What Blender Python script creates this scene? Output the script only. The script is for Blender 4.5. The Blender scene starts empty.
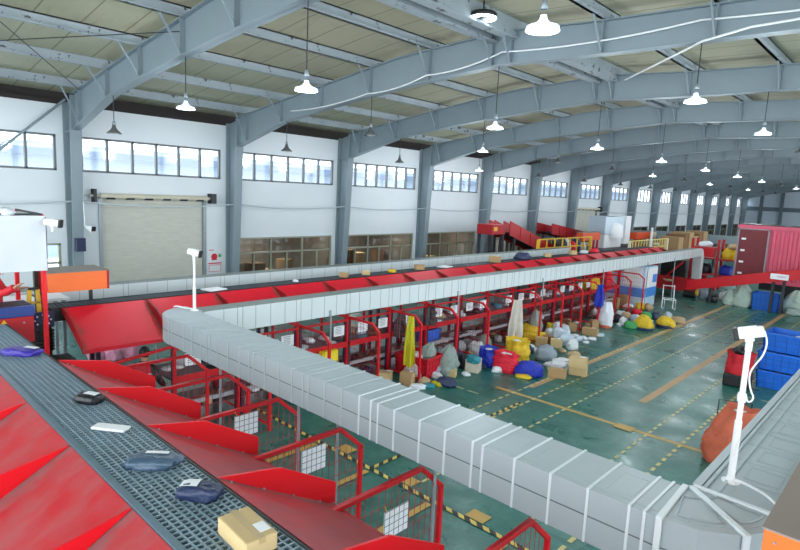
import bpy, math, random
from math import sin, cos, pi, radians, hypot, atan2, sqrt
from mathutils import Vector, Matrix, noise as mnoise
S = bpy.context.scene
COL = S.collection
rnd = random.Random(7)
LAMPW = 110

# ------------------------------------------------------------------ camera
H = 5.0
YAW, PIT, ROL, FPX = radians(43.1726), radians(8.1689), radians(2.599), 567.276
fw = Vector((-sin(YAW)*cos(PIT), cos(YAW)*cos(PIT), -sin(PIT)))
r0 = Vector((cos(YAW), sin(YAW), 0)); u0 = r0.cross(fw)
rt = r0*cos(ROL) + u0*sin(ROL); up = -r0*sin(ROL) + u0*cos(ROL)
CAM = Vector((0, 0, H))
cam = bpy.data.cameras.new('camera'); cam_o = bpy.data.objects.new('camera', cam); COL.objects.link(cam_o)
cam.sensor_width = 36; cam.lens = FPX/800*36; cam.clip_start = 0.05; cam.clip_end = 400
M = Matrix.Identity(4)
for i in range(3):
    M[i][0] = rt[i]; M[i][1] = up[i]; M[i][2] = -fw[i]; M[i][3] = CAM[i]
cam_o.matrix_world = M
S.camera = cam_o

def ground(px, py, z=0.0):
    """the point of the horizontal plane at height z that a photo point shows"""
    d = rt*((px-400)/FPX) - up*((py-275)/FPX) + fw
    p = CAM + d*((z-H)/d.z)
    return p.x, p.y

def atY(px, py, Y):
    d = rt*((px-400)/FPX) - up*((py-275)/FPX) + fw; p = CAM+d*(Y/d.y); return p.x, p.z
def atX(px, py, X):
    d = rt*((px-400)/FPX) - up*((py-275)/FPX) + fw; p = CAM+d*(X/d.x); return p.y, p.z
def dist(x, y): return Vector((x, y, 0)).dot(Vector((fw.x, fw.y, 0)))

# ------------------------------------------------------------------ materials
def lin(c):
    out = []
    for v in c:
        v /= 255.0
        out.append(v/12.92 if v <= 0.04045 else ((v+0.055)/1.055)**2.4)
    return (*out, 1.0)
class NT:
    def __init__(s, name):
        s.m = bpy.data.materials.new(name); s.m.use_nodes = True
        s.t = s.m.node_tree; s.n = s.t.nodes; s.l = s.t.links
        s.b = s.n['Principled BSDF']
    def add(s, typ, **kw):
        nd = s.n.new(typ)
        for k, v in kw.items():
            if k in nd.inputs: nd.inputs[k].default_value = v
            else: setattr(nd, k, v)
        return nd
    def coord(s, scale=(1, 1, 1), out='Object'):
        tc = s.n.new('ShaderNodeTexCoord'); mp = s.n.new('ShaderNodeMapping')
        mp.inputs['Scale'].default_value = scale
        s.l.new(tc.outputs[out], mp.inputs['Vector']); return mp.outputs['Vector']
    def noise(s, scale, detail=3, vec=None, rough=0.5):
        nd = s.n.new('ShaderNodeTexNoise'); nd.inputs['Scale'].default_value = scale
        nd.inputs['Detail'].default_value = detail; nd.inputs['Roughness'].default_value = rough
        s.l.new(vec if vec is not None else s.coord(), nd.inputs['Vector']); return nd.outputs['Fac']
    def ramp(s, fac, a, b, ca=(0, 0, 0, 1), cb=(1, 1, 1, 1)):
        nd = s.n.new('ShaderNodeValToRGB'); e = nd.color_ramp.elements
        e[0].position = a; e[1].position = b; e[0].color = ca; e[1].color = cb
        s.l.new(fac, nd.inputs['Fac']); return nd.outputs['Color']
    def mix(s, fac, a, b):
        nd = s.n.new('ShaderNodeMix'); nd.data_type = 'RGBA'
        if isinstance(fac, (int, float)): nd.inputs[0].default_value = fac
        else: s.l.new(fac, nd.inputs[0])
        for v, i in ((a, 6), (b, 7)):
            if isinstance(v, tuple): nd.inputs[i].default_value = v
            else: s.l.new(v, nd.inputs[i])
        return nd.outputs[2]
    def math(s, op, a, b=None):
        nd = s.n.new('ShaderNodeMath'); nd.operation = op
        for v, i in ((a, 0), (b, 1)):
            if v is None: continue
            if isinstance(v, (int, float)): nd.inputs[i].default_value = v
            else: s.l.new(v, nd.inputs[i])
        return nd.outputs[0]
    def base(s, c, rough=0.6, metal=0.0, spec=0.5):
        if isinstance(c, tuple): s.b.inputs['Base Color'].default_value = c
        else: s.l.new(c, s.b.inputs['Base Color'])
        s.b.inputs['Roughness'].default_value = rough; s.b.inputs['Metallic'].default_value = metal
        s.b.inputs['Specular IOR Level'].default_value = spec
    def bump(s, h, strength=0.3, dist=0.02):
        nd = s.n.new('ShaderNodeBump'); nd.inputs['Strength'].default_value = strength
        nd.inputs['Distance'].default_value = dist
        s.l.new(h, nd.inputs['Height']); s.l.new(nd.outputs['Normal'], s.b.inputs['Normal'])
MC = {}
def mat(name, rgb, rough=0.6, metal=0.0, var=0.12, scale=6.0, bump=0.0, spec=0.5):
    """a plain coloured procedural material with a little mottling"""
    if name in MC: return MC[name]
    t = NT(name); c = lin(rgb)
    d = tuple(v*(1-var) for v in c[:3]) + (1,)
    l = tuple(min(1, v*(1+var*0.6)) for v in c[:3]) + (1,)
    f = t.noise(scale, 4)
    t.base(t.mix(f, d, l), rough, metal, spec)
    if bump: t.bump(t.noise(scale*4, 4), bump)
    MC[name] = t.m; return t.m
def emis(name, rgb, strength):
    if name in MC: return MC[name]
    t = NT(name); t.base(lin(rgb), 0.5)
    t.b.inputs['Emission Color'].default_value = lin(rgb); t.b.inputs['Emission Strength'].default_value = strength
    MC[name] = t.m; return t.m

def m_floor():
    t = NT('green_floor_paint'); v = t.coord()
    a = t.mix(t.ramp(t.noise(0.35, 5, v), .3, .75), lin((22, 88, 80)), lin((46, 116, 106)))
    b = t.mix(t.ramp(t.noise(2.5, 6, v, .7), .45, .8), a, lin((78, 136, 124)))
    st = t.noise(1.0, 4, t.coord((.25, 3, 1)))
    c = t.mix(t.ramp(st, .62, .75), b, lin((26, 78, 72)))
    t.base(c, 0.3, 0, .5)
    rr = t.ramp(t.noise(1.2, 5, v), .3, .8, (.22, .22, .22, 1), (.5, .5, .5, 1)); t.l.new(rr, t.b.inputs['Roughness'])
    return t.m
def m_ceiling():
    t = NT('beige_roof_panel'); v = t.coord()
    sep = t.n.new('ShaderNodeSeparateXYZ'); t.l.new(v, sep.inputs[0])
    fr = t.math('FRACT', t.math('MULTIPLY', sep.outputs['Y'], 1/1.01))
    seam = t.math('LESS_THAN', fr, .035)
    fine = t.math('LESS_THAN', t.math('FRACT', t.math('MULTIPLY', sep.outputs['Y'], 1/.2525)), .06)
    a = t.mix(t.noise(.5, 5, v), lin((158, 156, 132)), lin((190, 187, 164)))
    a = t.mix(t.ramp(t.noise(1.6, 6, t.coord((.3, 1.5, 1)), .7), .55, .8), a, lin((150, 142, 118)))
    a = t.mix(t.math('MULTIPLY', fine, .15), a, lin((120, 114, 92)))
    a = t.mix(t.math('MULTIPLY', seam, .7), a, lin((96, 90, 70)))
    t.base(a, .7); return t.m
def m_peel():
    t = NT('peeling_white_steel'); v = t.coord()
    n = t.noise(5, 6, t.coord((1, .6, 1)), .7)
    a = t.mix(t.noise(1.2, 3, v), lin((138, 150, 158)), lin((172, 182, 188)))
    t.base(t.mix(t.ramp(n, .59, .62), a, lin((70, 68, 68))), .6); return t.m
def m_wall():
    t = NT('white_wall_paint'); v = t.coord()
    a = t.mix(t.noise(.4, 5, v), lin((218, 226, 232)), lin((240, 244, 247)))
    a = t.mix(t.ramp(t.noise(1.5, 6, t.coord((1, 1, .2)), .7), .68, .85), a, lin((190, 200, 208)))
    t.base(a, .8); return t.m
def m_reddust(name, amt=.55, foot=.62, e0=.7, e1=.88, rc=((168, 6, 24), (198, 12, 30)), dc=((118, 96, 98), (146, 118, 120))):
    """red sheet steel with grey dust lying in ragged streaks"""
    t = NT(name); v = t.coord()
    red = t.mix(t.noise(.9, 4, v), lin(rc[0]), lin(rc[1]))
    st = t.noise(2.2, 6, t.coord((1.6, .7, 1)), .65)
    d = t.mix(t.noise(14, 4, v), lin(dc[0]), lin(dc[1]))
    k = t.ramp(st, .36, .74)
    sep = t.n.new('ShaderNodeSeparateXYZ'); t.l.new(v, sep.inputs[0])
    # the foot of every divider collects more dust
    e = t.ramp(t.math('ADD', t.math('ABSOLUTE', sep.outputs['X']), t.math('MULTIPLY', t.noise(3, 4, v), .3)), e0, e1)
    f = t.math('MINIMUM', t.math('ADD', t.math('MULTIPLY', k, amt), t.math('MULTIPLY', e, foot)), .85)
    t.base(t.mix(f, red, d), .5); t.l.new(t.ramp(f, 0, 1, (.48,)*3+(1,), (.85,)*3+(1,)), t.b.inputs['Roughness'])
    return t.m
def m_stripe():
    t = NT('hazard_stripe_paint'); v = t.coord()
    sep = t.n.new('ShaderNodeSeparateXYZ'); t.l.new(v, sep.inputs[0])
    fr = t.math('FRACT', t.math('MULTIPLY', t.math('ADD', sep.outputs['X'], sep.outputs['Y']), 1/.24))
    t.base(t.mix(t.math('GREATER_THAN', fr, .5), lin((214, 190, 96)), lin((34, 40, 38))), .5); return t.m
def m_glass(name, tint, gl=.25):
    t = NT(name); out = t.n['Material Output']
    tr = t.n.new('ShaderNodeBsdfTransparent'); tr.inputs[0].default_value = tint
    g = t.n.new('ShaderNodeBsdfGlossy'); g.inputs['Roughness'].default_value = .05
    mx = t.n.new('ShaderNodeMixShader'); mx.inputs[0].default_value = gl
    t.l.new(tr.outputs[0], mx.inputs[1]); t.l.new(g.outputs[0], mx.inputs[2]); t.l.new(mx.outputs[0], out.inputs['Surface'])
    return t.m
def m_slats():
    t = NT('cream_roller_slats'); v = t.coord()
    sep = t.n.new('ShaderNodeSeparateXYZ'); t.l.new(v, sep.inputs[0])
    fr = t.math('FRACT', t.math('MULTIPLY', sep.outputs['Z'], 1/.085))
    a = t.mix(t.noise(2, 5, t.coord((1, 1, 5))), lin((196, 194, 182)), lin((222, 220, 208)))
    t.base(t.mix(t.math('MULTIPLY', t.math('LESS_THAN', fr, .16), .3), a, lin((150, 148, 138))), .6)
    t.bump(fr, .3); return t.m
def m_crate():
    t = NT('blue_crate_plastic'); a = t.mix(t.noise(5, 4), lin((14, 92, 206)), lin((40, 126, 226)))
    t.base(a, .35); return t.m

FLOOR = m_floor(); CEIL = m_ceiling(); PEEL = m_peel(); WALL = m_wall(); REDD = m_reddust('dusty_red_tray'); REDL = m_reddust('lightly_soiled_red_tray', .05, .85, .8, .92, ((206, 8, 36), (226, 14, 46)), ((104, 66, 58), (128, 88, 78))); STRIPE = m_stripe()
GLASS = m_glass('window_glass', (.93, .96, 1, 1), .06); DGLASS = m_glass('dim_window_glass', (.7, .72, .74, 1), .1); SLAT = m_slats(); CRATE = m_crate()
STEEL = mat('pale_blue_steel', (134, 149, 157), .5, 0, .1, 1.2)
REDP = mat('red_paint', (206, 8, 26), .38, 0, .08, 3)
REDM = mat('red_machine_paint', (178, 14, 26), .45, 0, .15, 2)
REDB = mat('bright_red_paint', (232, 8, 28), .4, 0, .05, 2)
DUCT = mat('duct_sheet', (168, 181, 186), .42, .1, .07, 1.5)
DUCTW = mat('white_duct_sheet', (206, 216, 218), .45, 0, .05, 1.5)
BANDM = mat('duct_joint', (216, 226, 230), .4, .1, .06, 3)
GREYT = mat('dusty_grey_sheet', (142, 136, 130), .8, 0, .12, 2)
REDW = mat('shaded_soiled_divider_red', (136, 8, 20), .5, 0, .15, 3)  # dirt and the shade of the camera-side face, both put into the red
ORANGE = mat('orange_paint', (246, 116, 46), .4, 0, .06, 3)
ORANGED = mat('deep_orange_paint', (222, 78, 30), .45, 0, .1, 3)
BELT = mat('black_belt_bed', (16, 22, 28), .6, 0, .2, 5)
LATT = mat('grey_belt_links', (128, 150, 162), .45, 0, .18, 8)
LATD = mat('dark_belt_links', (50, 64, 72), .5, 0, .2, 8)
RAILM = mat('blue_grey_rail', (104, 130, 144), .4, .3, .15, 5)
BLACK = mat('black_paint', (18, 18, 20), .5, 0, .2, 4)
DARK = mat('dark_steel', (44, 46, 52), .5, 0, .2, 4)
PURP = mat('dark_purple_steel', (62, 38, 66), .5, 0, .15, 4)
DUSTSHADE = mat('dusty_shaded_duct_top', (124, 134, 130), .6, .05, .12, 2)  # duct tops: dust, plus the weaker light from above put into the colour
WHITE = mat('white_plastic', (236, 238, 240), .4, 0, .04, 4)
PAPER = mat('white_paper', (238, 240, 244), .7, 0, .03, 6)
GRIDL = mat('grey_grid_ink', (120, 126, 140), .6)
GALV = mat('galvanised_steel', (150, 160, 166), .4, .4, .1, 6)
YEL = mat('yellow_paint', (226, 182, 44), .45, 0, .1, 4)
MARKY = mat('yellow_floor_paint', (196, 160, 84), .5, 0, .25, 3)
MARKO = mat('worn_orange_floor_paint', (186, 150, 104), .5, 0, .25, 3)
MARKP = mat('pale_floor_paint', (176, 184, 150), .5, 0, .3, 3)
MARKD = mat('pale_yellow_floor_paint', (206, 196, 132), .5, 0, .25, 3)
TABLE = mat('grey_table_top', (92, 88, 94), .5, 0, .15, 3)
CREAM = mat('cream_paint', (232, 224, 196), .5, 0, .05, 3)
BLUE = mat('blue_machine_paint', (38, 62, 132), .45, 0, .15, 4)
NAVY = mat('navy_plate', (24, 36, 72), .4, .2, .15, 4)
CONT = mat('pink_red_container_paint', (212, 86, 112), .5, 0, .14, 1.5)
MAROON = mat('maroon_door_paint', (112, 28, 36), .5, 0, .2, 2)
CARD = mat('brown_cardboard', (178, 146, 104), .8, 0, .1, 5)
CARDL = mat('light_cardboard', (206, 180, 132), .8, 0, .08, 5)
CARDD = mat('dark_cardboard', (136, 98, 62), .8, 0, .12, 5)
TAPE = mat('parcel_tape', (190, 164, 118), .3)
SKIN = mat('skin', (196, 146, 118), .55, 0, .06, 8)
HAIR = mat('black_hair', (20, 17, 16), .5, 0, .3, 20)
TARP = mat('pale_grey_tarpaulin', (218, 224, 230), .6, 0, .05, 2)

def cmat(name, rgb, rough=.55): return mat(name, rgb, rough, 0, .2, 6, .7)
C_ = dict(white=cmat('white_poly_bag', (226, 232, 238), .4), grey=cmat('grey_green_sack_cloth', (142, 158, 152), .7), green=cmat('green_cloth', (70, 164, 96)),
  teal=cmat('teal_poly', (40, 134, 150)), navy=cmat('navy_poly', (38, 52, 88), .4), black=cmat('black_poly', (26, 28, 34), .35),
  yellow=cmat('yellow_sack_cloth', (226, 190, 40), .6), red=cmat('red_sack_cloth', (232, 34, 60), .6), blue=cmat('blue_sack_cloth', (28, 52, 178), .5),
  brown=cmat('brown_wrap', (112, 72, 52)), tan=cmat('tan_paper', (190, 164, 130), .8), pale=cmat('pale_blue_poly', (196, 212, 226), .4),
  orange=cmat('orange_woven_cloth', (200, 100, 72), .8), purple=cmat('purple_poly', (60, 42, 160), .35), pink=cmat('pink_cloth', (220, 150, 176), .8),
  sage=cmat('pale_green_sack_cloth', (186, 206, 192), .6), bluegrey=cmat('blue_grey_poly', (72, 94, 116), .22), olive=cmat('olive_yellow_cloth', (196, 186, 34), .8),
  cream=cmat('cream_cloth', (206, 202, 190), .9), silver=cmat('silver_grey_poly', (150, 164, 180), .4), wine=cmat('wine_poly', (86, 30, 48), .4))

# ------------------------------------------------------------------ mesh builder
class MB:
    def __init__(s): s.v = []; s.f = []; s.m = []; s.sm = []
    def add(s, vs, fs, mi=0, smooth=False):
        o = len(s.v); s.v += [tuple(v) for v in vs]
        for f in fs: s.f.append([i+o for i in f]); s.m.append(mi); s.sm.append(smooth)
        return s
    def box(s, c, d, rz=0, mi=0, R=None):
        x, y, z = d[0]/2, d[1]/2, d[2]/2
        vs = [Vector((a*x, b*y, e*z)) for a in (-1, 1) for b in (-1, 1) for e in (-1, 1)]
        if R is None: R = Matrix.Rotation(rz, 3, 'Z')
        vs = [R @ v + Vector(c) for v in vs]
        return s.add(vs, [(0, 1, 3, 2), (4, 6, 7, 5), (0, 4, 5, 1), (2, 3, 7, 6), (0, 2, 6, 4), (1, 5, 7, 3)], mi)
    def b2(s, lo, hi, mi=0):
        return s.box([(a+b)/2 for a, b in zip(lo, hi)], [b-a for a, b in zip(lo, hi)], mi=mi)
    def bar(s, a, b, w, h=None, mi=0, upv=(0, 0, 1)):
        h = h or w; a = Vector(a); b = Vector(b); d = b-a; L = d.length
        if L < 1e-6: return s
        d.normalize(); u = Vector(upv)
        if abs(d.dot(u)) > .98: u = Vector((0, 1, 0))
        x = d.cross(u).normalized(); y = x.cross(d).normalized()
        R = Matrix((x, d, y)).transposed()
        return s.box((a+b)/2, (w, L, h), R=R, mi=mi)
    def tube(s, pts, r, n=8, mi=0, cap=True):
        pts = [Vector(p) for p in pts]; rs = r if isinstance(r, (list, tuple)) else [r]*len(pts)
        vs = []; fs = []; prev = None
        for i, p in enumerate(pts):
            d = (pts[min(i+1, len(pts)-1)] - pts[max(i-1, 0)]).normalized()
            u = prev if prev is not None and abs(d.dot(prev)) < .95 else (Vector((0, 0, 1)) if abs(d.z) < .9 else Vector((1, 0, 0)))
            x = d.cross(u).normalized(); y = x.cross(d).normalized(); prev = y
            vs += [p + x*rs[i]*cos(2*pi*k/n) + y*rs[i]*sin(2*pi*k/n) for k in range(n)]
        for i in range(len(pts)-1):
            fs += [(i*n+k, i*n+(k+1) % n, (i+1)*n+(k+1) % n, (i+1)*n+k) for k in range(n)]
        s.add(vs, fs, mi, True)
        if cap: s.add([vs[k] for k in range(n)], [tuple(range(n))], mi); s.add(vs[-n:], [tuple(range(n))], mi)
        return s
    def soft_tube(s, pts, r, n=8, mi=0):
        P_ = [Vector(p) for p in pts]
        for _ in range(3):
            Q = [P_[0]]
            for a, b in zip(P_, P_[1:]): Q += [a.lerp(b, .25), a.lerp(b, .75)]
            P_ = Q+[P_[-1]]
        return s.tube(P_, r, n, mi)
    def lathe(s, prof, c=(0, 0, 0), n=20, mi=0, smooth=True):
        vs = []; fs = []
        for r, z in prof: vs += [(c[0]+r*cos(2*pi*k/n), c[1]+r*sin(2*pi*k/n), c[2]+z) for k in range(n)]
        for i in range(len(prof)-1): fs += [(i*n+k, i*n+(k+1) % n, (i+1)*n+(k+1) % n, (i+1)*n+k) for k in range(n)]
        return s.add(vs, fs, mi, smooth)
    def prism(s, poly, off, mi=0):
        """polygon of 3d points extruded by vector off"""
        n = len(poly); off = Vector(off); vs = [Vector(p) for p in poly]; vs += [v+off for v in vs]
        return s.add(vs, [tuple(range(n-1, -1, -1)), tuple(range(n, 2*n))] + [(i, (i+1) % n, n+(i+1) % n, n+i) for i in range(n)], mi)
    def quad(s, a, b, c, d, mi=0): return s.add([a, b, c, d], [(0, 1, 2, 3)], mi)
    def merge(s, o, off=(0, 0, 0)):
        b = len(s.v); s.v += [tuple(Vector(v)+Vector(off)) for v in o.v]
        s.f += [[i+b for i in f] for f in o.f]; s.m += o.m; s.sm += o.sm; return s
def build(name, mb, mats, parent=None, off=None, bevel=0, label=None):
    """one mesh object; off = world point to which the child's coordinates are made relative"""
    me = bpy.data.meshes.new(name)
    o3 = Vector(off) if off is not None else Vector((0, 0, 0))
    me.from_pydata([tuple(Vector(v)-o3) for v in mb.v], [], mb.f); me.update()
    for m in (mats if isinstance(mats, (list, tuple)) else [mats]): me.materials.append(m)
    me.polygons.foreach_set('material_index', mb.m); me.polygons.foreach_set('use_smooth', mb.sm)
    o = bpy.data.objects.new(name, me); COL.objects.link(o)
    if parent is not None: o.parent = parent
    elif off is not None: o.location = o3
    if bevel:
        bv = o.modifiers.new('bevel', 'BEVEL'); bv.width = bevel; bv.segments = 2; bv.limit_method = 'ANGLE'
    if label: o['label'] = label
    return o
def tag(o, label, cat, group=None, kind=None):
    o['label'] = label; o['category'] = cat
    if group: o['group'] = group
    if kind: o['kind'] = kind
    return o
def thing(name, label, cat, loc=(0, 0, 0), rz=0, group=None, kind=None):
    o = bpy.data.objects.new(name, None); COL.objects.link(o); o.location = loc; o.rotation_euler = (0, 0, rz)
    o.empty_display_size = .2
    return tag(o, label, cat, group, kind)
def dup(root, loc, rz=None, label=None, group=None):
    r = root.copy(); COL.objects.link(r); r.location = loc
    if rz is not None: r.rotation_euler = (0, 0, rz)
    if label: r['label'] = label
    if group: r['group'] = group
    for ch in list(root.children):
        c = ch.copy(); COL.objects.link(c); c.parent = r
        for g in list(ch.children):
            d = g.copy(); COL.objects.link(d); d.parent = c
    return r
def ordn(i):
    w = ['first', 'second', 'third', 'fourth', 'fifth', 'sixth', 'seventh', 'eighth', 'ninth', 'tenth', 'eleventh', 'twelfth', 'thirteenth', 'fourteenth',
         'fifteenth', 'sixteenth', 'seventeenth', 'eighteenth', 'nineteenth', 'twentieth', 'twenty-first', 'twenty-second', 'twenty-third', 'twenty-fourth']
    return w[i]
def letters(name, txt, mat_, parent, loc, size, xdir, ydir, label=None):
    """flat raised lettering as a mesh; xdir = reading direction, ydir = up"""
    cu = bpy.data.curves.new(name, 'FONT'); cu.body = txt; cu.size = size; cu.align_x = 'CENTER'; cu.align_y = 'CENTER'; cu.extrude = .002; cu.resolution_u = 2
    tmp = bpy.data.objects.new('tmp', cu); COL.objects.link(tmp)
    dg = bpy.context.evaluated_depsgraph_get(); me = bpy.data.meshes.new_from_object(tmp.evaluated_get(dg))
    bpy.data.objects.remove(tmp); me.name = name; me.materials.clear(); me.materials.append(mat_)
    o = bpy.data.objects.new(name, me); COL.objects.link(o); o.parent = parent
    x = Vector(xdir).normalized(); y = Vector(ydir).normalized(); z = x.cross(y)
    Mx = Matrix((x, y, z)).transposed().to_4x4(); Mx.translation = Vector(loc); o.matrix_local = Mx
    if label: o['label'] = label
    return o
# ================================================================== SETTING
PX0, BAY, NF = 6.55, 6.08, 16
XW = -22.0
mk = MB(); mk.b2((-26, -9, -.1), (14, 101, 0))
ZS = [.003]
def strip(mb, x0, y0, x1, y1, w, mi, z=None):
    if z is None: z = ZS[0]
    d = Vector((x1-x0, y1-y0, 0)).normalized(); n = Vector((-d.y, d.x, 0))*w/2
    a = Vector((x0, y0, z)); b = Vector((x1, y1, z)); mb.quad(a-n, b-n, b+n, a+n, mi)
def dashes(mb, x0, y0, x1, y1, w, on, off, mi):
    ZS[0] += .0006
    L = hypot(x1-x0, y1-y0); n = int(L/(on+off)); ux, uy = (x1-x0)/L, (y1-y0)/L
    for i in range(n):
        t = i*(on+off); strip(mb, x0+ux*t, y0+uy*t, x0+ux*(t+on), y0+uy*(t+on), w, mi)
strip(mk, -7.42, 13.2, -7.42, 33.5, .2, 2); strip(mk, -4.92, 14.5, -4.92, 36, .2, 2)
ZS[0] += .001; strip(mk, -8.0, 12.5, -2.6, 12.5, .13, 1); ZS[0] += .001
for X in (-7.47, -6.87): dashes(mk, X, 8.5, X, 40, .06, .17, .13, 4)
for X in (-6.0, -4.06): dashes(mk, X, 7.2, X, 36, .06, .17, .13, 4)
dashes(mk, -3.36, 7.2, -3.36, 36, .07, .17, .13, 4)
for Y, xa, xb in ((11.67, -9.3, -7.5), (18.4, -9.2, -7.5), (21.6, -9.0, -7.5), (15.75, -3.3, -2.0), (17.2, -3.3, -1.6), (24.8, -7.3, -3.4)):
    dashes(mk, xa, Y, xb, Y, .08, .34, .14, 3)
strip(mk, -4.75, 12.47, -4.35, 12.47, .3, 1, .014)
ZS[0] += .001; strip(mk, -11, 6.85, -1.5, 6.85, .09, 5); ZS[0] += .001; strip(mk, -6.95, 6.9, -6.95, 12, .08, 5)
ZS[0] += .001
for X in (-8.45, -6.97, -5.5, -4.05): strip(mk, X+.05, 5.0, X+.05, 6.75, .12, 1)
for X in (-6.35, -4.85, -8.0): strip(mk, X, 7.05, X+.34, 7.05, .26, 1)
fl = build('floor', mk, [FLOOR, MARKY, MARKO, MARKP, MARKD, STRIPE])
tag(fl, 'green painted concrete floor with worn yellow lanes and dashed lines', 'floor', kind='structure')

# roof profile (x, top of rafter)
TOPP = [(-22.5, 7.62), (-20.5, 7.86), (-16.4, 8.43), (-12.2, 8.98), (-8.6, 9.16), (-5.9, 8.99), (-2.5, 8.88), (4, 8.66), (12.5, 8.3)]
BOTP = [(-21.25, 6.58), (-17.8, 7.46), (-14.5, 7.86), (-11.4, 8.15), (-8.6, 8.34), (-5.8, 8.26), (-2.5, 8.22), (4, 8.0), (12, 7.6)]
def interp(P, x):
    for (a, b), (c, d) in zip(P, P[1:]):
        if a <= x <= c: return b+(d-b)*(x-a)/(c-a)
    return P[0][1] if x < P[0][0] else P[-1][1]
cb = MB()
for (a, b), (c, d) in zip(TOPP, TOPP[1:]):
    cb.prism([(a, -9, b+.26), (c, -9, d+.26), (c, -9, d+.36), (a, -9, b+.36)], (0, 110, 0))
tag(build('ceiling', cb, CEIL), 'beige insulated roof lining under the portal frames', 'ceiling', kind='structure')

# long wall with two rows of window openings
UPZ = (5.25, 6.46); LOZ = (.95, 2.77)
wl = MB(); wb = (-22.2, -22.0)
def wseg(y0, y1, z0, z1): wl.b2((wb[0], y0, z0), (wb[1], y1, z1))
wins = []; ycur = -9
wseg(-9, 100, UPZ[1], 7.46)
ybays = []
for k in range(-1, NF):
    c0 = PX0+BAY*k; ybays.append((k, c0+.38, c0+BAY-.38))
ups = [(a, b) for k, a, b in ybays]; 
def row(ops, z0, z1, ya=-9, yb=100):
    y = ya
    for a, b in ops:
        if a > y: wseg(y, a, z0, z1)
        y = b
    if y < yb: wseg(y, yb, z0, z1)
row(ups, *UPZ)
wseg(-9, 100, 2.77, 5.25) if False else None
DOOR = (7.45, 11.55, 4.42); DOOR2 = (44.1, 48.4, 4.4)
lows = []
for k, a, b in ybays:
    if k in (0, 6): continue
    lows.append((a, b) if k >= 1 else (5.3, 6.2))
row([DOOR[:2], DOOR2[:2]], LOZ[1], DOOR[2]); wseg(-9, 100, DOOR[2], UPZ[0])
mid = sorted(lows+[DOOR[:2], DOOR2[:2]])
row(mid, *LOZ); row([DOOR[:2], DOOR2[:2]], 0, LOZ[0])
tag(build('wall_left', wl, WALL), 'long white side wall with an upper and a lower row of windows', 'wall', kind='structure')
ev = MB(); ev.b2((-22.5, -9, 7.46), (-22.02, 100, 7.6)); ev.b2((-22.5, -9, 7.6), (-22.3, 100, 7.9)); 
tag(build('trim_1', ev, mat('dark_eaves', (52, 46, 44), .8, 0, .3, 2)), 'dark rusty eaves gutter strip along the top of the side wall', 'trim', kind='structure')

wbk = MB(); wbk.b2((-22.2, 100, 0), (12, 100.2, 9.4))
tag(build('wall_back', wbk, mat('pale_end_wall', (206, 218, 228), .8, 0, .06, .3)), 'pale blue-grey end wall far down the hall', 'wall', kind='structure')
fb = MB(); fb.b2((-22, 99.6, 4.85), (12, 100, 5.45))
for x in (-19.8, -17.2, -11.5, -5.8, 0): fb.b2((x-.2, 99.5, 0), (x+.2, 100, 9))
tag(build('trim_2', fb, mat('end_wall_steel', (96, 112, 122), .6)), 'grey steel posts and rail on the far end wall', 'trim', kind='structure')

# windows
FRM = mat('grey_window_bar', (112, 116, 116), .5, 0, .1, 5); FRMD = mat('olive_grey_window_bar', (156, 156, 138), .5, 0, .1, 5)
def window(n, y0, y1, z0, z1, npan, trans, mfr, mgl, label):
    w = MB(); x0, x1 = -22.16, -22.03; t = .035
    w.b2((x0, y0, z0), (x1, y1, z0+2*t)); w.b2((x0, y0, z1-2*t), (x1, y1, z1))
    zt = z0+(z1-z0)*.62
    for i in range(npan+1):
        y = y0+(y1-y0)*i/npan; y = min(max(y, y0+t), y1-t); w.b2((x0, y-t, z0), (x1, y+t, zt if trans and i % 2 and npan > 2 else z1))
    if trans:
        zt = z0+(z1-z0)*.62; w.b2((x0, y0, zt-t), (x1, y1, zt+t))
    o = build('window_%d' % n, w, mfr, off=(-22.1, (y0+y1)/2, z0))
    tag(o, label, 'window', kind='structure')
    p = MB(); p.b2((-22.1, y0, z0), (-22.09, y1, z1)); build('pane', p, mgl, o, off=(-22.1, (y0+y1)/2, z0))
    return o
n = 1
for i, (k, a, b) in enumerate(ybays):
    window(n, a, b, UPZ[0], UPZ[1], 6 if k != 2 else 7, False, FRM, GLASS, 'upper strip window in the %s bay of the side wall' % ordn(i)); n += 1
for i, (a, b) in enumerate(lows):
    window(n, a, b, LOZ[0], LOZ[1], 6 if b-a > 2 else 2, True, FRMD, DGLASS if b-a > 2 else GLASS, 'lower window, %s along the side wall from the near end' % ordn(i)); n += 1

# roller shutter doors
def shutter(name, y0, y1, zt, label):
    d = MB(); d.b2((-22.16, y0, 0), (-22.1, y1, zt))
    o = build(name, d, SLAT, off=(-22.1, (y0+y1)/2, 0)); tag(o, label, 'door', kind='structure'); of = (-22.1, (y0+y1)/2, 0)
    for a in (y0-.02, y1-.1):
        g = MB(); g.b2((-22.1, a, 0), (-21.95, a+.12, zt)); build('guide_rail', g, GALV, o, off=of)
    r = MB(); r.tube([(-21.8, y0-.35, zt+.02), (-21.8, y1+.35, zt+.02)], .05, 8); r.tube([(-21.8, y0, zt+.02), (-21.8, y1, zt+.02)], .1, 14); bd = r
    for i in range(6):
        yy = y0+(y1-y0)*(i+.5)/6; bd.tube([(-21.8, yy-.15, zt-.02), (-21.8, yy+.15, zt-.02)], .085, 14, 1)
    build('roller', r, [mat('cream_roller', (206, 200, 180), .6), DARK], o, off=of)
    e = MB(); e.b2((-22, y0-.24, zt-.22), (-21.65, y0-.16, zt+.26)); build('end_bracket', e, DARK, o, off=of)
    e = MB(); e.b2((-22, y1+.1, zt-.18), (-21.65, y1+.32, zt+.22)); build('motor', e, DARK, o, off=of)
shutter('door_1', *DOOR, 'large cream roller shutter door in the side wall'); shutter('door_2', *DOOR2, 'small far cream roller shutter door between the upper windows')

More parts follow.
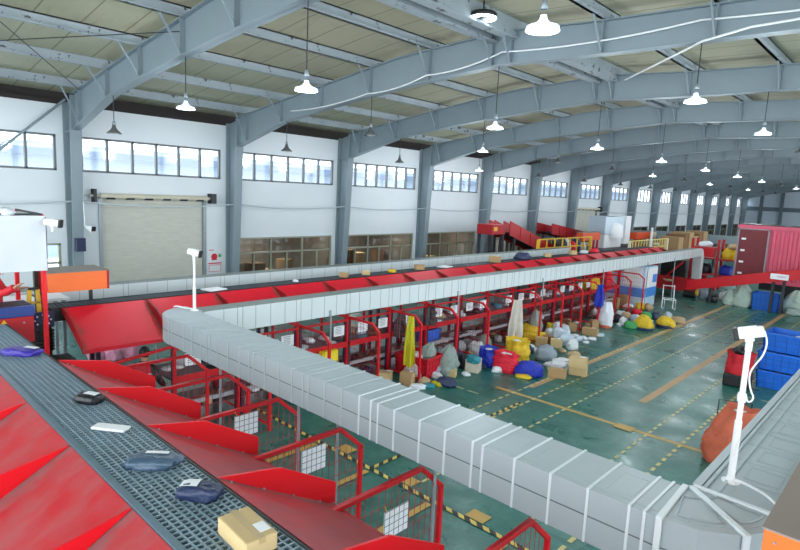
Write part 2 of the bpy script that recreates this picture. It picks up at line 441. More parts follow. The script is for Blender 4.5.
# dim room behind the lower windows, and the pale building outside the upper ones
an = MB(); an.b2((-26, 12, 0), (-25.9, 99, 3.2)); an.b2((-26, 12, 3.1), (-22.2, 99, 3.2)); an.b2((-26, 12, 0), (-22.2, 12.1, 3.2)); an.b2((-26, 98.9, 0), (-22.2, 99, 3.2))
tag(build('wall_annex', an, mat('annex_plaster', (168, 156, 140), .8)), 'dim store room seen through the lower windows', 'wall', kind='structure')
nb = MB(); nb.b2((-45, -25, 0), (-40, 100, 6.3)); tag(build('wall_outside', nb, mat('outside_building', (132, 144, 156), .8, 0, .1, .2)), 'pale neighbouring building seen through the upper windows', 'building', kind='structure')
nb = MB(); nb.prism([(-45.2, -25, 6.3), (-39.2, -25, 6.3), (-39.2, -25, 6.75), (-45.2, -25, 7.4)], (0, 125, 0)); tag(build('trim_3', nb, mat('outside_roof', (88, 102, 120), .7)), 'grey roof edge of the building outside', 'roof', kind='structure')

# ---- portal frames
def make_frame():
    root = thing('portal_frame', 'x', 'roof frame', (XW, PX0, 0), kind='structure'); of = (XW, PX0, 0); y = PX0
    c = MB()
    c.prism([(-21.97, y-.17, 0), (-21.9, y-.17, 0), (-21.9, y-.17, 7.55), (-21.97, y-.17, 7.5)], (0, .34, 0))
    c.prism([(-21.55, y-.17, 0), (-21.5, y-.17, 0), (-21.16, y-.17, 6.6), (-21.22, y-.17, 6.6)], (0, .34, 0))
    c.prism([(-21.9, y-.01, 0), (-21.52, y-.01, 0), (-21.2, y-.01, 6.6), (-21.2, y-.01, 7.7), (-21.9, y-.01, 7.55)], (0, .02, 0))
    c.b2((-21.24, y-.15, 6.55), (-21.18, y+.15, 7.72)); c.b2((-21.9, y-.15, 6.55), (-21.2, y+.15, 6.58))
    c.b2((-22, y-.2, 0), (-21.4, y+.2, .03))
    build('column', c, STEEL, root, off=of)
    g = MB()
    xs = sorted(set([p[0] for p in TOPP if -21.2 < p[0] < 12]+[p[0] for p in BOTP if -21.2 < p[0] < 12]+[-21.2, 12]))
    for a, b in zip(xs, xs[1:]):
        ta, tb = interp(TOPP, a), interp(TOPP, b); ba, bb = interp(BOTP, a), interp(BOTP, b)
        g.prism([(a, y-.012, ba), (b, y-.012, bb), (b, y-.012, tb), (a, y-.012, ta)], (0, .024, 0))
        g.prism([(a, y-.14, ta-.025), (b, y-.14, tb-.025), (b, y-.14, tb), (a, y-.14, ta)], (0, .28, 0))
        g.prism([(a, y-.14, ba), (b, y-.14, bb), (b, y-.14, bb+.025), (a, y-.14, ba+.025)], (0, .28, 0))
    build('rafter', g, STEEL, root, off=of)
    for X in PURL:
        if X > 4 or X < -21: continue
        for dx in ((-.28, .28) if abs(X+8.6) < .1 else (0,)):
            q = MB(); tz = interp(TOPP, X+dx); bz = interp(BOTP, X+dx)
            q.bar((X+dx, y-.62, tz+.02), (X+dx, y-.1, bz+.05), .04, .04); q.bar((X+dx, y+.62, tz+.02), (X+dx, y+.1, bz+.05), .04, .04)
            q.b2((X+dx-.012, y-.13, bz), (X+dx+.012, y+.13, tz)); build('flange_brace', q, STEEL, root, off=of)
    r = MB(); r.b2((11.5, y-.17, 0), (12, y+.17, 7.8)); build('column', r, STEEL, root, off=of)
    return root
PURL = [-20.5, -18.15, -15.8, -13.4, -11.0, -8.6, -5.95, -3.65, -1.3, 1.0, 3.4, 5.8, 8.2, 10.6]
fr0 = make_frame()
for k in range(NF):
    o = fr0 if k == 0 else dup(fr0, (XW, PX0+BAY*k, 0))
    o['label'] = 'pale steel portal frame, %s from the near end of the hall' % ordn(k)
o = dup(fr0, (XW, PX0-BAY, 0)); o['label'] = 'pale steel portal frame beside the camera, before the first one in view'
for i, X in enumerate(PURL):
    p = MB(); z = interp(TOPP, X)
    if abs(X+8.6) < .1:
        for dx in (-.3, .3): p.b2((X+dx-.05, -9, z-.22), (X+dx+.05, 100, z+.26)); p.b2((X+dx-.14, -9, z-.24), (X+dx+.14, 100, z-.2))
    else:
        p.b2((X-.04, -9, z), (X+.04, 100, z+.26)); p.b2((X-.04, -9, z), (X+.12, 100, z+.03)); p.b2((X-.12, -9, z+.23), (X+.04, 100, z+.26))
    tag(build('roof_purlin', p, PEEL, off=(X, 0, z)), 'peeling white purlin under the roof, %s from the side wall' % ordn(i), 'purlin', kind='structure')
# thin tie rods
def rod(name, pts, r, m, label, cat='rod', n=6, kind='structure'):
    t = MB(); t.tube(pts, r, n); o = build(name, t, m, off=pts[0]); return tag(o, label, cat, kind=kind)
rod('wall_brace', [(-21.7, PX0-.15, 7.6), (-21.7, PX0-BAY, -.3+2.3)], .045, STEEL, 'diagonal steel brace rod on the wall beside the first column')
rod('roof_brace', [(-20.4, PX0-.1, 7.8), (-11.0, PX0-BAY, 8.85)], .012, DARK, 'thin dark roof brace cable above the first bay')
rod('roof_brace', [(-13.5, PX0, 8.55), (-20.4, PX0-BAY, 7.8)], .012, DARK, 'thin dark roof brace cable crossing toward the side wall')
# wall cable
pts = []
for k in range(-1, NF-1):
    for t in range(6):
        y = PX0+BAY*(k+t/6); s = t/6; pts.append((-21.42, y, 4.25 - .35*4*s*(1-s)*.45))
cw = MB(); cw.tube(pts, .03, 6); tag(build('wall_cable', cw, mat('pale_cable', (196, 206, 212), .5), off=pts[0]), 'pale cable sagging from column to column along the side wall', 'cable')
# cables on the second rafter
def sag(an, dz, n=8):
    out = []
    for (a, b) in zip(an, an[1:]):
        for q in range(n):
            t = q/n; out.append(tuple(a[k]+(b[k]-a[k])*t-(dz*4*t*(1-t) if k == 2 else 0) for k in range(3)))
    return out+[an[-1]]
Y2 = PX0+BAY-.2
rod('rafter_cable', sag([(-17.4, Y2, 7.75), (-13.4, Y2, 8.02), (-11.0, Y2, 8.32), (-8.5, Y2, 8.62), (-3.9, Y2, 8.62), (2, Y2, 8.55)], .1), .02, WHITE, 'white cable looped along the second roof frame', 'cable', kind=None)
ax, az = atY(625, 80, 18.4); bx, bz = atY(703, 41, 12.2)
rod('roof_conduit', [(ax, 18.4, az), (bx, 12.2, bz), (bx+.8, 12.15, bz+.12), (bx+2.2, 12.1, bz+.14)], .022, WHITE, 'white conduit running slantwise between the second and third roof frames', 'cable', kind=None)
# ================================================================== CONVEYORS, CHUTES, DUCTS, PARTITIONS, TABLES
BZ = 2.54
def conveyor(name, label, x0, x1, y0, y1, along, cell, lm, legs):
    """flat belt between two rails; along = 'x' or 'y'"""
    c = ((x0+x1)/2, (y0+y1)/2, 0); root = thing(name, label, 'conveyor', c)
    b = MB(); b.b2((x0, y0, BZ-.14), (x1, y1, BZ-.06)); be = build('belt', b, BELT, root, off=c)
    L = MB(); w = cell*.13
    nx = max(1, round((x1-x0)/cell)) ; ny = max(1, round((y1-y0)/cell))
    for i in range(nx+1):
        x = x0+(x1-x0)*i/nx; L.b2((x-w, y0, BZ-.03), (x+w, y1, BZ))
    for j in range(ny+1):
        y = y0+(y1-y0)*j/ny; L.b2((x0, y-w, BZ-.03), (x1, y+w, BZ-.001))
    build('link_grid', L, lm, be, off=(0, 0, 0)).location = (-c[0], -c[1], 0)
    for s in (0, 1):
        r = MB()
        if along == 'x': hw = (.026, .012)[s]; yy = (y0-.028, y1+.014)[s]; r.b2((x0, yy-hw, BZ-.26), (x1, yy+hw, BZ+.006))
        else: xx = (x0-.015, x1+.02)[s]; r.b2((xx-.014, y0, BZ-.26), (xx+.014, y1, BZ+.008))
        build('side_rail', r, RAILM if s == 0 and along == 'x' else BLACK, root, off=c)
    for px_, py_ in legs:
        q = MB(); q.b2((px_-.04, py_-.04, 0), (px_+.04, py_+.04, BZ-.2)); build('leg', q, PURP, root, off=c)
    return root
NEARX = (-11.1, .9)
conveyor('belt_conveyor', 'near belt conveyor of grey grid links between two rows of red chutes', NEARX[0], NEARX[1], 1.65, 2.24, 'x', .059, LATT,
         [(x, y) for x in (-10.2, -7.2, -4.2, -1.2) for y in (1.7, 2.18)])
LY0, LY1, LXE = 3.2, 34.6, -12.0
conveyor('belt_conveyor', 'long dark belt conveyor running down the hall in front of the roller door', -12.5, LXE-.05, LY0, LY1, 'y', .09, LATD,
         [(x, 4+i*4) for i in range(8) for x in (-12.45, -12.1)])

# ---- chutes: local x along the belt, y away from the belt, z = height, origin under the belt edge
def make_chute(label, pitch, group):
    root = thing('sorting_chute', label, 'chute', (0, 0, 0), 0, group); h = pitch/2
    t = MB()
    te, tz = (1.24, .705) if pitch < 1.5 else (1.0, .60)
    t.prism([(-h, 0, BZ-.01), (-h, te, BZ-.01-tz), (-h, te, BZ-.03-tz), (-h, 0, BZ-.03)], (pitch, 0, 0))
    t.prism([(-h, te, BZ-.01-tz), (-h, te+.05, BZ-.02-tz), (-h, te+.05, BZ-.09-tz), (-h, te, BZ-.03-tz)], (pitch, 0, 0))
    tr = build('tray', t, REDD if pitch < 1.5 else REDL, root)
    d = MB()
    if pitch > 1.5: d.prism([(-h-.012, .01, BZ-.005), (-h-.012, .5, BZ-.12), (-h-.012, 1.02, BZ-.42), (-h-.012, 1.05, BZ-.44), (-h-.012, 1.05, BZ-.6), (-h-.012, .92, BZ-.57)], (.024, 0, 0))
    else: d.prism([(-h-.012, .01, BZ-.005), (-h-.012, .65, BZ-.13), (-h-.012, 1.3, BZ-.50), (-h-.012, 1.33, BZ-.52), (-h-.012, 1.33, BZ-.73), (-h-.012, 1.31, BZ-.75), (-h-.012, 1.13, BZ-.665)], (.024, 0, 0))
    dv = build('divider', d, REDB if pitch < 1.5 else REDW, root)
    for i in range(4 if pitch < 1.5 else 0):
        r = MB(); y = .12+i*.33; z = BZ-.01-.57*y
        r.lathe([(0, .01), (.012, .008), (.014, 0)], (-h+.03, y, z+.004), 6); build('rivet', r, GALV, dv)
    k = MB(); k.b2((-h-.03, .05, BZ-.3), (-h+.03, 1.1, BZ-.26-.3)) if False else k.bar((-h, .03, BZ-.2), (-h, te-.06, BZ-.09-tz), .05, .05)
    build('under_bracket', k, REDM, root); return root
NP = 1.44
c0 = make_chute('x', NP, 'chutes on the far side of the near belt')
CX = [-1.3-NP*i for i in range(-1, 7)]     # divider lines
for i, X in enumerate(CX[:-1]):
    o = c0 if i == 0 else dup(c0, (0, 0, 0)); o.location = (X+NP/2, 2.29, 0); o.rotation_euler = (0, 0, 0)
    o['label'] = ('red chute right of the near grid belt, %s from the bottom of the photo' % ordn(i-2)) if i > 1 else 'red chute right of the near grid belt, just below the photo edge, %s one' % ('nearer' if i == 0 else 'farther')
for i, X in enumerate(CX):
    o = dup(c0, (X+NP/2-NP, 1.59, 0), pi, group='chutes on the camera side of the near belt'); o.location.x = X+NP/2
    o['label'] = ('dusty red chute left of the near grid belt, %s from the bottom of the photo' % ordn(i-3)) if i > 2 else 'dusty red chute left of the near grid belt, below the photo edge, %s of three' % ordn(i)
for ch in c0.children: pass
LP = 1.59
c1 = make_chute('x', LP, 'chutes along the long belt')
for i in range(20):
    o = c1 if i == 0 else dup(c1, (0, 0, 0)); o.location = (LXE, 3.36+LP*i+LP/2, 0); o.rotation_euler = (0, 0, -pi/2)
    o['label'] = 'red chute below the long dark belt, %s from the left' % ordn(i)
# the divider of a chute stands at its local -x, i.e. on the far (+Y) side after turning: close the near end as well
e = MB(); y = 3.36-.012
e.prism([(LXE+.01, y, BZ-.005), (LXE+.5, y, BZ-.12), (LXE+1.05, y, BZ-.44), (LXE+1.05, y, BZ-.62), (LXE, y, BZ-.1)], (0, .024, 0))
tag(build('end_plate', e, REDM, off=(LXE, 3.36, 1.8)), 'dark red triangular end plate closing the first chute of the long belt', 'plate')

# ---- ducts
def sweep(mb, pts, w, z0, z1, mi=0, grow=0.0, cap=True, top=None):
    P = [Vector((x, y, 0)) for x, y in pts]; n = len(P); vs = []
    for i, p in enumerate(P):
        a = (P[i]-P[i-1]).normalized() if i else None; b = (P[i+1]-P[i]).normalized() if i < n-1 else None
        d = (a or b) if (a is None or b is None) else (a+b).normalized()
        nn = Vector((-d.y, d.x, 0)); k = 1.0
        if a is not None and b is not None: k = 1/max(.5, a.dot(d))
        for s, z in ((-1, z0), (1, z0), (1, z1), (-1, z1)): q = p+nn*s*(w/2+grow)*k; vs.append((q.x, q.y, z))
    fs = []
    for i in range(n-1):
        o = i*4
        for k in range(4): fs.append((o+k, o+(k+1) % 4, o+4+(k+1) % 4, o+4+k))
    if cap: fs += [(3, 2, 1, 0), tuple((n-1)*4+k for k in range(4))]
    o0 = len(mb.f); mb.add(vs, fs, mi)
    if top is not None:
        for i in range(n-1): mb.m[o0+i*4+2] = top
def arc(cx, cy, r, a0, a1, n): return [(cx+r*cos(radians(a0+(a1-a0)*i/n)), cy+r*sin(radians(a0+(a1-a0)*i/n))) for i in range(n+1)]
DZ0, DZ1, DW = 2.12, 2.6, .68
def band_x(root, X, Y, m, w=.026, off=(0, 0, 0), g=.012):
    b = MB(); hw = DW/2
    b.b2((X-w/2, Y-hw-g, DZ1-.001), (X+w/2, Y+hw+g, DZ1+g)); b.b2((X-w/2, Y-hw-g, DZ0), (X+w/2, Y-hw, DZ1)); b.b2((X-w/2, Y+hw, DZ0), (X+w/2, Y+hw+g, DZ1))
    return build('joint_band', b, m, root, off=off, bevel=.004)
of = (-5.6, 4.77, 0)
dcx = thing('air_duct', 'grey sheet metal duct crossing the foreground, with rounded corners at both ends', 'duct', of)
pth = arc(-9.88, 5.17, .40, 180, 270, 7)+arc(-1.30, 5.17, .40, 270, 360, 4)
m = MB(); sweep(m, pth, DW, DZ0, DZ1)
sweep(m, pth, DW, DZ0+.235, DZ0+.245, 1, .004)       # the seam along the middle of the side
sweep(m, arc(-9.88, 5.17, .40, 180, 270, 7)+arc(-1.30, 5.17, .40, 270, 360, 4), DW-.16, DZ1-.01, DZ1+.004, 0)
sing = [-9.2, -8.9, -8.6, -8.05, -7.73, -7.4, -6.72, -6.37, -6.06, -5.37, -5.04, -4.72, -4.14, -3.76, -3.41, -2.58, -2.21, -1.86]
doub = [-9.72, -8.34, -7.07, -5.76, -4.46, -3.0, -1.45]
BANDD = mat('dusty_duct_joint', (178, 190, 192), .5, 0, .15, 3)
for X in sing: band_x(dcx, X, 4.77, BANDD if X < -5 else BANDM, off=of)
for X in doub:
    for dx in (-.06, .06): band_x(dcx, X+dx, 4.77, BANDD if X < -5 else BANDM, off=of)
panel = m
for a, b in zip(sorted(sing+doub), sorted(sing+doub)[1:]):
    if b-a > .2:
        x0, x1 = a+.1, b-.1; y0, y1 = 4.77-.19, 4.77+.19; z = DZ1+.007
        for q in ((x0, y0, x1, y0), (x1, y0, x1, y1), (x1, y1, x0, y1), (x0, y1, x0, y0)): panel.bar((q[0], q[1], z-.004), (q[2], q[3], z-.004), .01, .005)
ca, sa = cos(radians(-45)), sin(radians(-45))
for a0 in (272, 318, 358):
    b = MB(); ca, sa = cos(radians(a0)), sin(radians(a0)); A = Vector((-1.3, 5.17, 0))
    i_, o_ = A+Vector((ca, sa, 0))*.05, A+Vector((ca, sa, 0))*.765
    b.bar((i_.x, i_.y, DZ1+.008), (o_.x, o_.y, DZ1+.008), .05, .03); b.bar((o_.x, o_.y, DZ0), (o_.x, o_.y, DZ1+.02), .05, .03, upv=(ca, sa, 0))
    build('elbow_joint', b, BANDM, dcx, off=of, bevel=.006)
b = m
for a0, a1 in ((280, 312), (324, 350)):
    pp = arc(-1.3, 5.17, .25, a0, a1, 4)+arc(-1.3, 5.17, .6, a1, a0, 6); pp.append(pp[0])
    b.tube([(x, y, DZ1+.008) for x, y in pp], .007, 5)
build('casing', m, [DUCT, mat('duct_seam', (96, 106, 110), .6)], dcx, off=of)
for X in (-8.9, -6.6, -5.7, -3.93):
    q = MB(); q.tube([(X, 4.95, 0), (X, 4.95, DZ0)], .022, 8); q.lathe([(.07, 0), (.07, .012), (.03, .012)], (X, 4.95, 0), 10); build('support_leg', q, GALV, dcx, off=of)

of = (-10.28, 19, 0)
dl = thing('air_duct', 'long white sheet metal duct running down the hall above the sorting tables', 'duct', of)
def seams(mb, xs, y0, y1, first, step=.36, every=4):
    y = y0; i = first
    while y < y1:
        tops = xs[0] > -5
        for dy in ((0,) if i % every else (-.06, .06)):
            for X in xs: mb.b2((X-.005, y+dy-.005, DZ0), (X+.005, y+dy+.005, DZ1), 1)
            if tops: mb.b2((xs[0], y+dy-.008, DZ1), (xs[-1], y+dy+.008, DZ1+.005))
        y += step; i += 1
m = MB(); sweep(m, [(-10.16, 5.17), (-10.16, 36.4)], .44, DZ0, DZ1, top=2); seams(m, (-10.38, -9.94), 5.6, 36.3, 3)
# the drop bend at the far end
for i in range(7):
    a0, a1 = radians(90-90*i/7), radians(90-90*(i+1)/7)
    for r_in, r_out in ((.14, .62),):
        p = [(0, 36.4+r_in*cos(a0), DZ0-r_in+r_in*sin(a0)), (0, 36.4+r_out*cos(a0), DZ0-r_in+r_out*sin(a0)), (0, 36.4+r_out*cos(a1), DZ0-r_in+r_out*sin(a1)), (0, 36.4+r_in*cos(a1), DZ0-r_in+r_in*sin(a1))]
        m.prism([(-10.38, q[1], q[2]) for q in p], (.44, 0, 0))
m.b2((-10.38, 36.54, .3), (-9.94, 37.02, DZ0-.14))
build('casing', m, [DUCTW, mat('pale_duct_seam', (150, 162, 166), .6), DUSTSHADE], dl, off=of)
for Y in (8.29, 13.1, 18.0, 23.0, 28.0, 31.8):
    q = MB(); q.tube([(-9.9, Y, 0), (-9.9, Y, DZ0)], .022, 8); q.b2((-9.94, Y-.03, DZ0), (-9.92, Y+.03, DZ0+.14)); q.lathe([(.07, 0), (.07, .012), (.03, .012)], (-9.9, Y, 0), 10); build('support_leg', q, GALV, dl, off=of)

of = (-14.34, 14, 0)
db = thing('air_duct', 'sheet metal duct behind the long dark belt, before the roller door', 'duct', of)
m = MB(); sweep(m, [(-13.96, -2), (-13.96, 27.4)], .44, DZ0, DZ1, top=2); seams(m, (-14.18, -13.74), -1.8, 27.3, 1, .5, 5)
build('casing', m, [DUCTW, mat('pale_duct_seam', (150, 162, 166), .6), DUSTSHADE], db, off=of)
for Y in (1, 6, 11, 16, 21, 26):
    q = MB(); q.tube([(-13.96, Y, 0), (-13.96, Y, DZ0)], .025, 8); build('support_leg', q, GALV, db, off=of)
for Y in (4.2, 5.0): 
    pass
of = (-.9, 12, 0)
dr = thing('air_duct', 'grey sheet metal duct running away along the right edge under the camera pole', 'duct', of)
m = MB(); sweep(m, [(-.9, 5.18), (-.9, 24)], DW, DZ0, DZ1); seams(m, (-1.24, -.56), 5.6, 24, 1, .5, 4)
for dx in (-.27, -.17, .26): m.b2((-.9+dx-.012, 5.2, DZ1), (-.9+dx+.012, 24, DZ1+.018))
m.b2((-1.27, 5.2, DZ1-.05), (-1.2, 24, DZ1+.012))
b = m; y = 5.7
while y < 20:
    for q in ((-.98, y, -.72, y), (-.72, y, -.72, y+.3), (-.72, y+.3, -.98, y+.3), (-.98, y+.3, -.98, y)): b.bar((q[0], q[1], DZ1+.003), (q[2], q[3], DZ1+.003), .01, .006)
    y += .5
build('casing', m, [DUCT, DUCT], dr, off=of)
for Y in (9, 14, 21):
    q = MB(); q.tube([(-.9, Y, 0), (-.9, Y, DZ0)], .022, 8); build('support_leg', q, GALV, dr, off=of)

# ---- mesh partitions: local y away from the belt, origin under the belt edge
WIRE = mat('red_wire', (178, 30, 40), .5, 0, .1, 5)
def make_partition(mesh=True, A=(2.33, 1.8), B=(2.57, 1.61)):
    root = thing('mesh_partition', 'x', 'fence'); s = .055; f = MB(); ux = (1, 0, 0)
    f.bar((0, .35, A[1]), (0, A[0], A[1]), s, s); f.bar((0, A[0]-.02, A[1]+.005), (0, B[0]+.005, B[1]-.01), s, s); f.bar((0, B[0], 0), (0, B[0], B[1]+.015), s, s)
    f.bar((0, .35, .13), (0, B[0], .13), s*.8, s*.8)
    build('frame', f, REDP, root, bevel=.006)
    p = MB(); p.bar((0, .35, 0), (0, .35, A[1]+.02), s, s); build('inner_post', p, REDP, root)
    p = MB(); p.bar((0, 1.45, 0), (0, 1.45, 1.8), s*.8, s*.8) 
    if mesh:
        w = MB(); y = .4
        sl_ = (A[1]-B[1])/(B[0]-A[0])
        while y < B[0]-.02:
            zt = A[1]-.01 if y < A[0] else A[1]-.01-(y-A[0])*sl_
            w.bar((0, y, .14), (0, y, zt), .005, .005); y += .1
        z = .22
        while z < 1.75:
            w.bar((0, .38, z), (0, B[0]-.01 if z < B[1] else A[0], z), .005, .005); z += .2
        build('wire_mesh', w, WIRE, root)
    return root
pr = make_partition(True, (2.5, 1.86), (2.87, 1.516)); xs = [-2.54-1.44*i for i in range(6)]
NEARP = xs
for i, X in enumerate(xs):
    o = pr if i == 0 else dup(pr, (0, 0, 0)); o.location = (X, 2.27, 0)
    o['label'] = 'red framed wire mesh partition beyond the near chutes, %s from the lower edge' % ordn(i); o['group'] = 'near mesh partitions'
pr2 = make_partition(True)
LFY = [3.3+1.555*i for i in range(2, 16)]
for i, Y in enumerate(LFY):
    o = pr2 if i == 0 else dup(pr2, (0, 0, 0)); o.location = (-12.1, Y, 0); o.rotation_euler = (0, 0, -pi/2)
    o['label'] = 'red bent-corner partition post frame beside the piles of parcels, %s from the left' % ordn(i); o['group'] = 'partitions under the long duct'

# ---- sorting tables along the long belt
def make_table(wd):
    root = thing('sorting_table', 'x', 'table'); h = wd/2-.04      # local x along belt, y toward the aisle, origin mid
    t = MB(); t.b2((-h, -.4, 1.08), (h, .72, 1.12)); build('table_top', t, TABLE, root)
    b = MB(); b.b2((-h, .72, 1.04), (h, .78, 1.18)); build('front_rail', b, REDP, root, bevel=.005)
    b = MB(); b.b2((-h, .73, 1.72), (h, .78, 1.77)); build('paper_rail', b, REDP, root)
    for x in (-h+.03, h-.03):
        p = MB(); p.b2((x-.035, .66, 0), (x+.035, .72, 1.78)); build('front_leg', p, PURP, root)
        p = MB(); p.b2((x-.035, -.4, 0), (x+.035, -.33, 1.08)); build('rear_leg', p, PURP, root)
    p = MB(); p.b2((-h, .725, 0), (-h+.05, .785, 1.9)); build('corner_post', p, REDP, root)
    s = MB(); s.b2((-h, -.4, .36), (h, .6, .39)); build('lower_shelf', s, mat('dark_shelf', (70, 62, 62), .6), root)
    s = MB(); s.bar((-h, .62, .52), (h, .62, .52), .05, .09); build('shelf_rail', s, mat('grey_white_rail', (170, 172, 178), .5), root)
    return root
TB = []
tb0 = make_table(1.555)
for i in range(14):
    Y = 3.3+1.555*(i+.5)+1.555
    o = tb0 if i == 0 else dup(tb0, (0, 0, 0)); o.location = (-11.4, Y, 0); o.rotation_euler = (0, 0, -pi/2); TB.append(Y)
    o['label'] = 'red edged sorting table with a dark top under the long belt, %s from the left' % ordn(i); o['group'] = 'sorting tables under the long belt'
# ================================================================== SOFT THINGS AND BOXES
def nz(p, s, seed): return mnoise.noise(Vector(p)*s+Vector((seed*7.3, seed*3.1, seed*1.7)))
def m_blob(w, d, h, seed, ex=2.6, amp=.14, nu=26, nv=14, flat=.5):
    """lumpy bag lying on the ground: base at z=0"""
    mb = MB(); vs = []; fs = []
    def sp(v, e): return (abs(v)**(2/e))*(1 if v >= 0 else -1)
    for j in range(nv+1):
        ph = -pi/2+pi*j/nv
        for i in range(nu):
            th = 2*pi*i/nu
            x = sp(cos(ph), ex)*sp(cos(th), ex); y = sp(cos(ph), ex)*sp(sin(th), ex); z = sp(sin(ph), 2.2)
            k = 1+amp*1.2*nz((x, y, z), 1.4, seed)+amp*.8*nz((x, y, z), 3.4, seed+5)-amp*1.1*(.35-abs(nz((x, y, z), 3.0, seed+9)))-amp*.4*(.3-abs(nz((x, y, z), 7, seed+2)))
            z = max(z*k, -flat)
            vs.append((x*k*w/2, y*k*d/2, (z+flat)/(1+flat)*h))
    for j in range(nv):
        for i in range(nu): fs.append((j*nu+i, j*nu+(i+1) % nu, (j+1)*nu+(i+1) % nu, (j+1)*nu+i))
    mb.add(vs, fs, 0, True); return mb
def m_sack(w, d, h, seed, neck=.35, nu=40, nv=26, lean=(0, 0), open_=False):
    """standing filled sack, gathered at the top"""
    mb = MB(); vs = []; fs = []
    for j in range(nv+1):
        v = j/nv
        prof = (.86+.14*sin(min(1, v/.35)*pi/2)) if v < .35 else 1-(1-neck)*(((v-.35)/.65)**(1.7))
        if open_ and v > .8: prof += (v-.8)*.7
        if v < .06: prof *= .9+.1*v/.06
        fold = .14*max(0, (v-.45))/.55
        for i in range(nu):
            th = 2*pi*i/nu; c, s_ = cos(th), sin(th)
            e = 2.8-.8*v; sc = (abs(c)**e+abs(s_)**e)**(-1/e)
            k = prof*sc*(1+fold*sin(th*7+seed)+.13*nz((c, s_, v*2.2), 1.3, seed)+.07*nz((c, s_, v*2.2), 3.2, seed+3)-.16*(.3-abs(nz((c, s_, v*2.6), 2.2, seed+8)))-.05*(.3-abs(nz((c, s_, v*2.6), 5, seed+4))))
            zz = v*h*(1+.06*nz((c, s_, v), 1.2, seed+11)) if v > .05 else v*h
            vs.append((c*k*w/2+lean[0]*v*v, s_*k*d/2+lean[1]*v*v, zz))
    for j in range(nv):
        for i in range(nu): fs.append((j*nu+i, j*nu+(i+1) % nu, (j+1)*nu+(i+1) % nu, (j+1)*nu+i))
    mb.add(vs, fs, 0, True)
    top = [vs[nv*nu+i] for i in range(nu)]; cz = sum(t[2] for t in top)/nu-(.22*h if open_ else .05*h)
    cx_ = sum(t[0] for t in top)/nu; cy_ = sum(t[1] for t in top)/nu
    mb.add(top+[(cx_, cy_, cz)], [(i, (i+1) % nu, nu) for i in range(nu)], 0, True)
    mb.add([vs[i] for i in range(nu)], [tuple(range(nu))], 0)
    return mb
def m_cloth(w, h, seed, thick=.05, nu=16, nv=18, gather=.55):
    """cloth hanging from a point, draped in folds: top at z=0"""
    mb = MB(); F = []; 
    for sgn in (1, -1):
        vs = []
        for j in range(nv+1):
            v = j/nv; ww = w*(gather+(1-gather)*min(1, v*1.5))
            for i in range(nu+1):
                u = i/nu*2-1
                y = .05*sin(u*6+seed+v)*(.4+v)+.03*nz((u, v*2, 0), 2.4, seed)+sgn*thick/2*(1-abs(u)**4)
                vs.append((u*ww/2+.03*nz((u, v*2, 3), 1.5, seed), y, -v*h*(1-.1*abs(u)-.06*nz((u*2, v, 1), 1.5, seed))))
        fs = [(j*(nu+1)+i, j*(nu+1)+i+1, (j+1)*(nu+1)+i+1, (j+1)*(nu+1)+i) for j in range(nv) for i in range(nu)]
        if sgn < 0: fs = [f[::-1] for f in fs]
        mb.add(vs, fs, 0, True)
    return mb
def soft(name, label, cat, mb, m, loc, rz=0, group=None):
    o = build(name, mb, m); o.location = loc; o.rotation_euler = (0, 0, rz); return tag(o, label, cat, group)
def carton(label, w, d, h, loc, rz=0, m=None, group=None, slip=True, tape=True, cat='box', name='cardboard_box', tilt=0):
    root = thing(name, label, cat, loc, rz, group)
    if tilt: root.rotation_euler = (tilt, 0, rz)
    b = MB(); b.b2((-w/2, -d/2, 0), (w/2, d/2, h)); build('body', b, m or CARD, root, bevel=min(.012, w*.04))
    if tape:
        t = MB(); t.b2((-w/2-.002, -.025, h-.001), (w/2+.002, .025, h+.002)); t.b2((w/2-.001, -.025, h*.7), (w/2+.002, .025, h)); t.b2((-w/2-.002, -.025, h*.7), (-w/2+.001, .025, h)); build('tape', t, TAPE, root)
    if slip:
        t = MB(); t.b2((w*.08, d*.08, h+.0015), (w*.36, d*.42, h+.004)); build('address_label', t, PAPER, root)
    return root
seed = 10
names0 = dict(white='white', tan='tan', navy='navy', brown='brown', black='black', pale='pale blue', olive='olive yellow')
# ---- parcels on the near belt
def near(name, label, cat, px, py, mb, m, rz):
    x, y = ground(px, py, BZ); return soft(name, label, cat, mb, m, (x, y, BZ), rz)
def poly(label, cat, px, py, w, d, h, m, rz, slip=None, s=1, name='poly_mailer'):
    x, y = ground(px, py, BZ); root = thing(name, label, cat, (x, y, BZ+.002), rz)
    build('pouch', m_blob(w, d, h, s, 3.6, .16, 34, 14, .55), m, root)
    if slip:
        t = MB(); k = 6; sw, sd, sx, sy = slip; vs = []
        for j in range(k+1):
            for i in range(k+1):
                x = sx+sw*(i/k-.5); y = sy+sd*(j/k-.5); r2 = min(.96, abs(x/(w*.55))**3.6+abs(y/(d*.55))**3.6); vs.append((x, y, h*(.56+.42*(1-r2)**.5)+.006))
        t.add(vs, [(j*(k+1)+i, j*(k+1)+i+1, (j+1)*(k+1)+i+1, (j+1)*(k+1)+i) for j in range(k) for i in range(k)], 0, True); build('address_label', t, PAPER, root)
    return root
poly('purple poly mailer lying on the upper end of the near grid belt', 'parcel', 22, 354, .55, .3, .09, C_['purple'], .55, (.2, .1, .1, .06), 3)
poly('small black pouch with a white slip on the near grid belt', 'parcel', 89, 402, .33, .2, .1, C_['black'], .5, (.16, .09, .03, .01), 5)
x, y = ground(111, 429, BZ); o = carton('flat white labelled packet on the near grid belt', .36, .13, .03, (x, y, BZ), .62, WHITE, slip=False, tape=False, cat='parcel', name='flat_packet')
poly('large blue-grey poly mailer on the middle of the near grid belt', 'parcel', 153, 465, .46, .26, .1, C_['bluegrey'], .8, (.2, .05, .03, .035), 7)
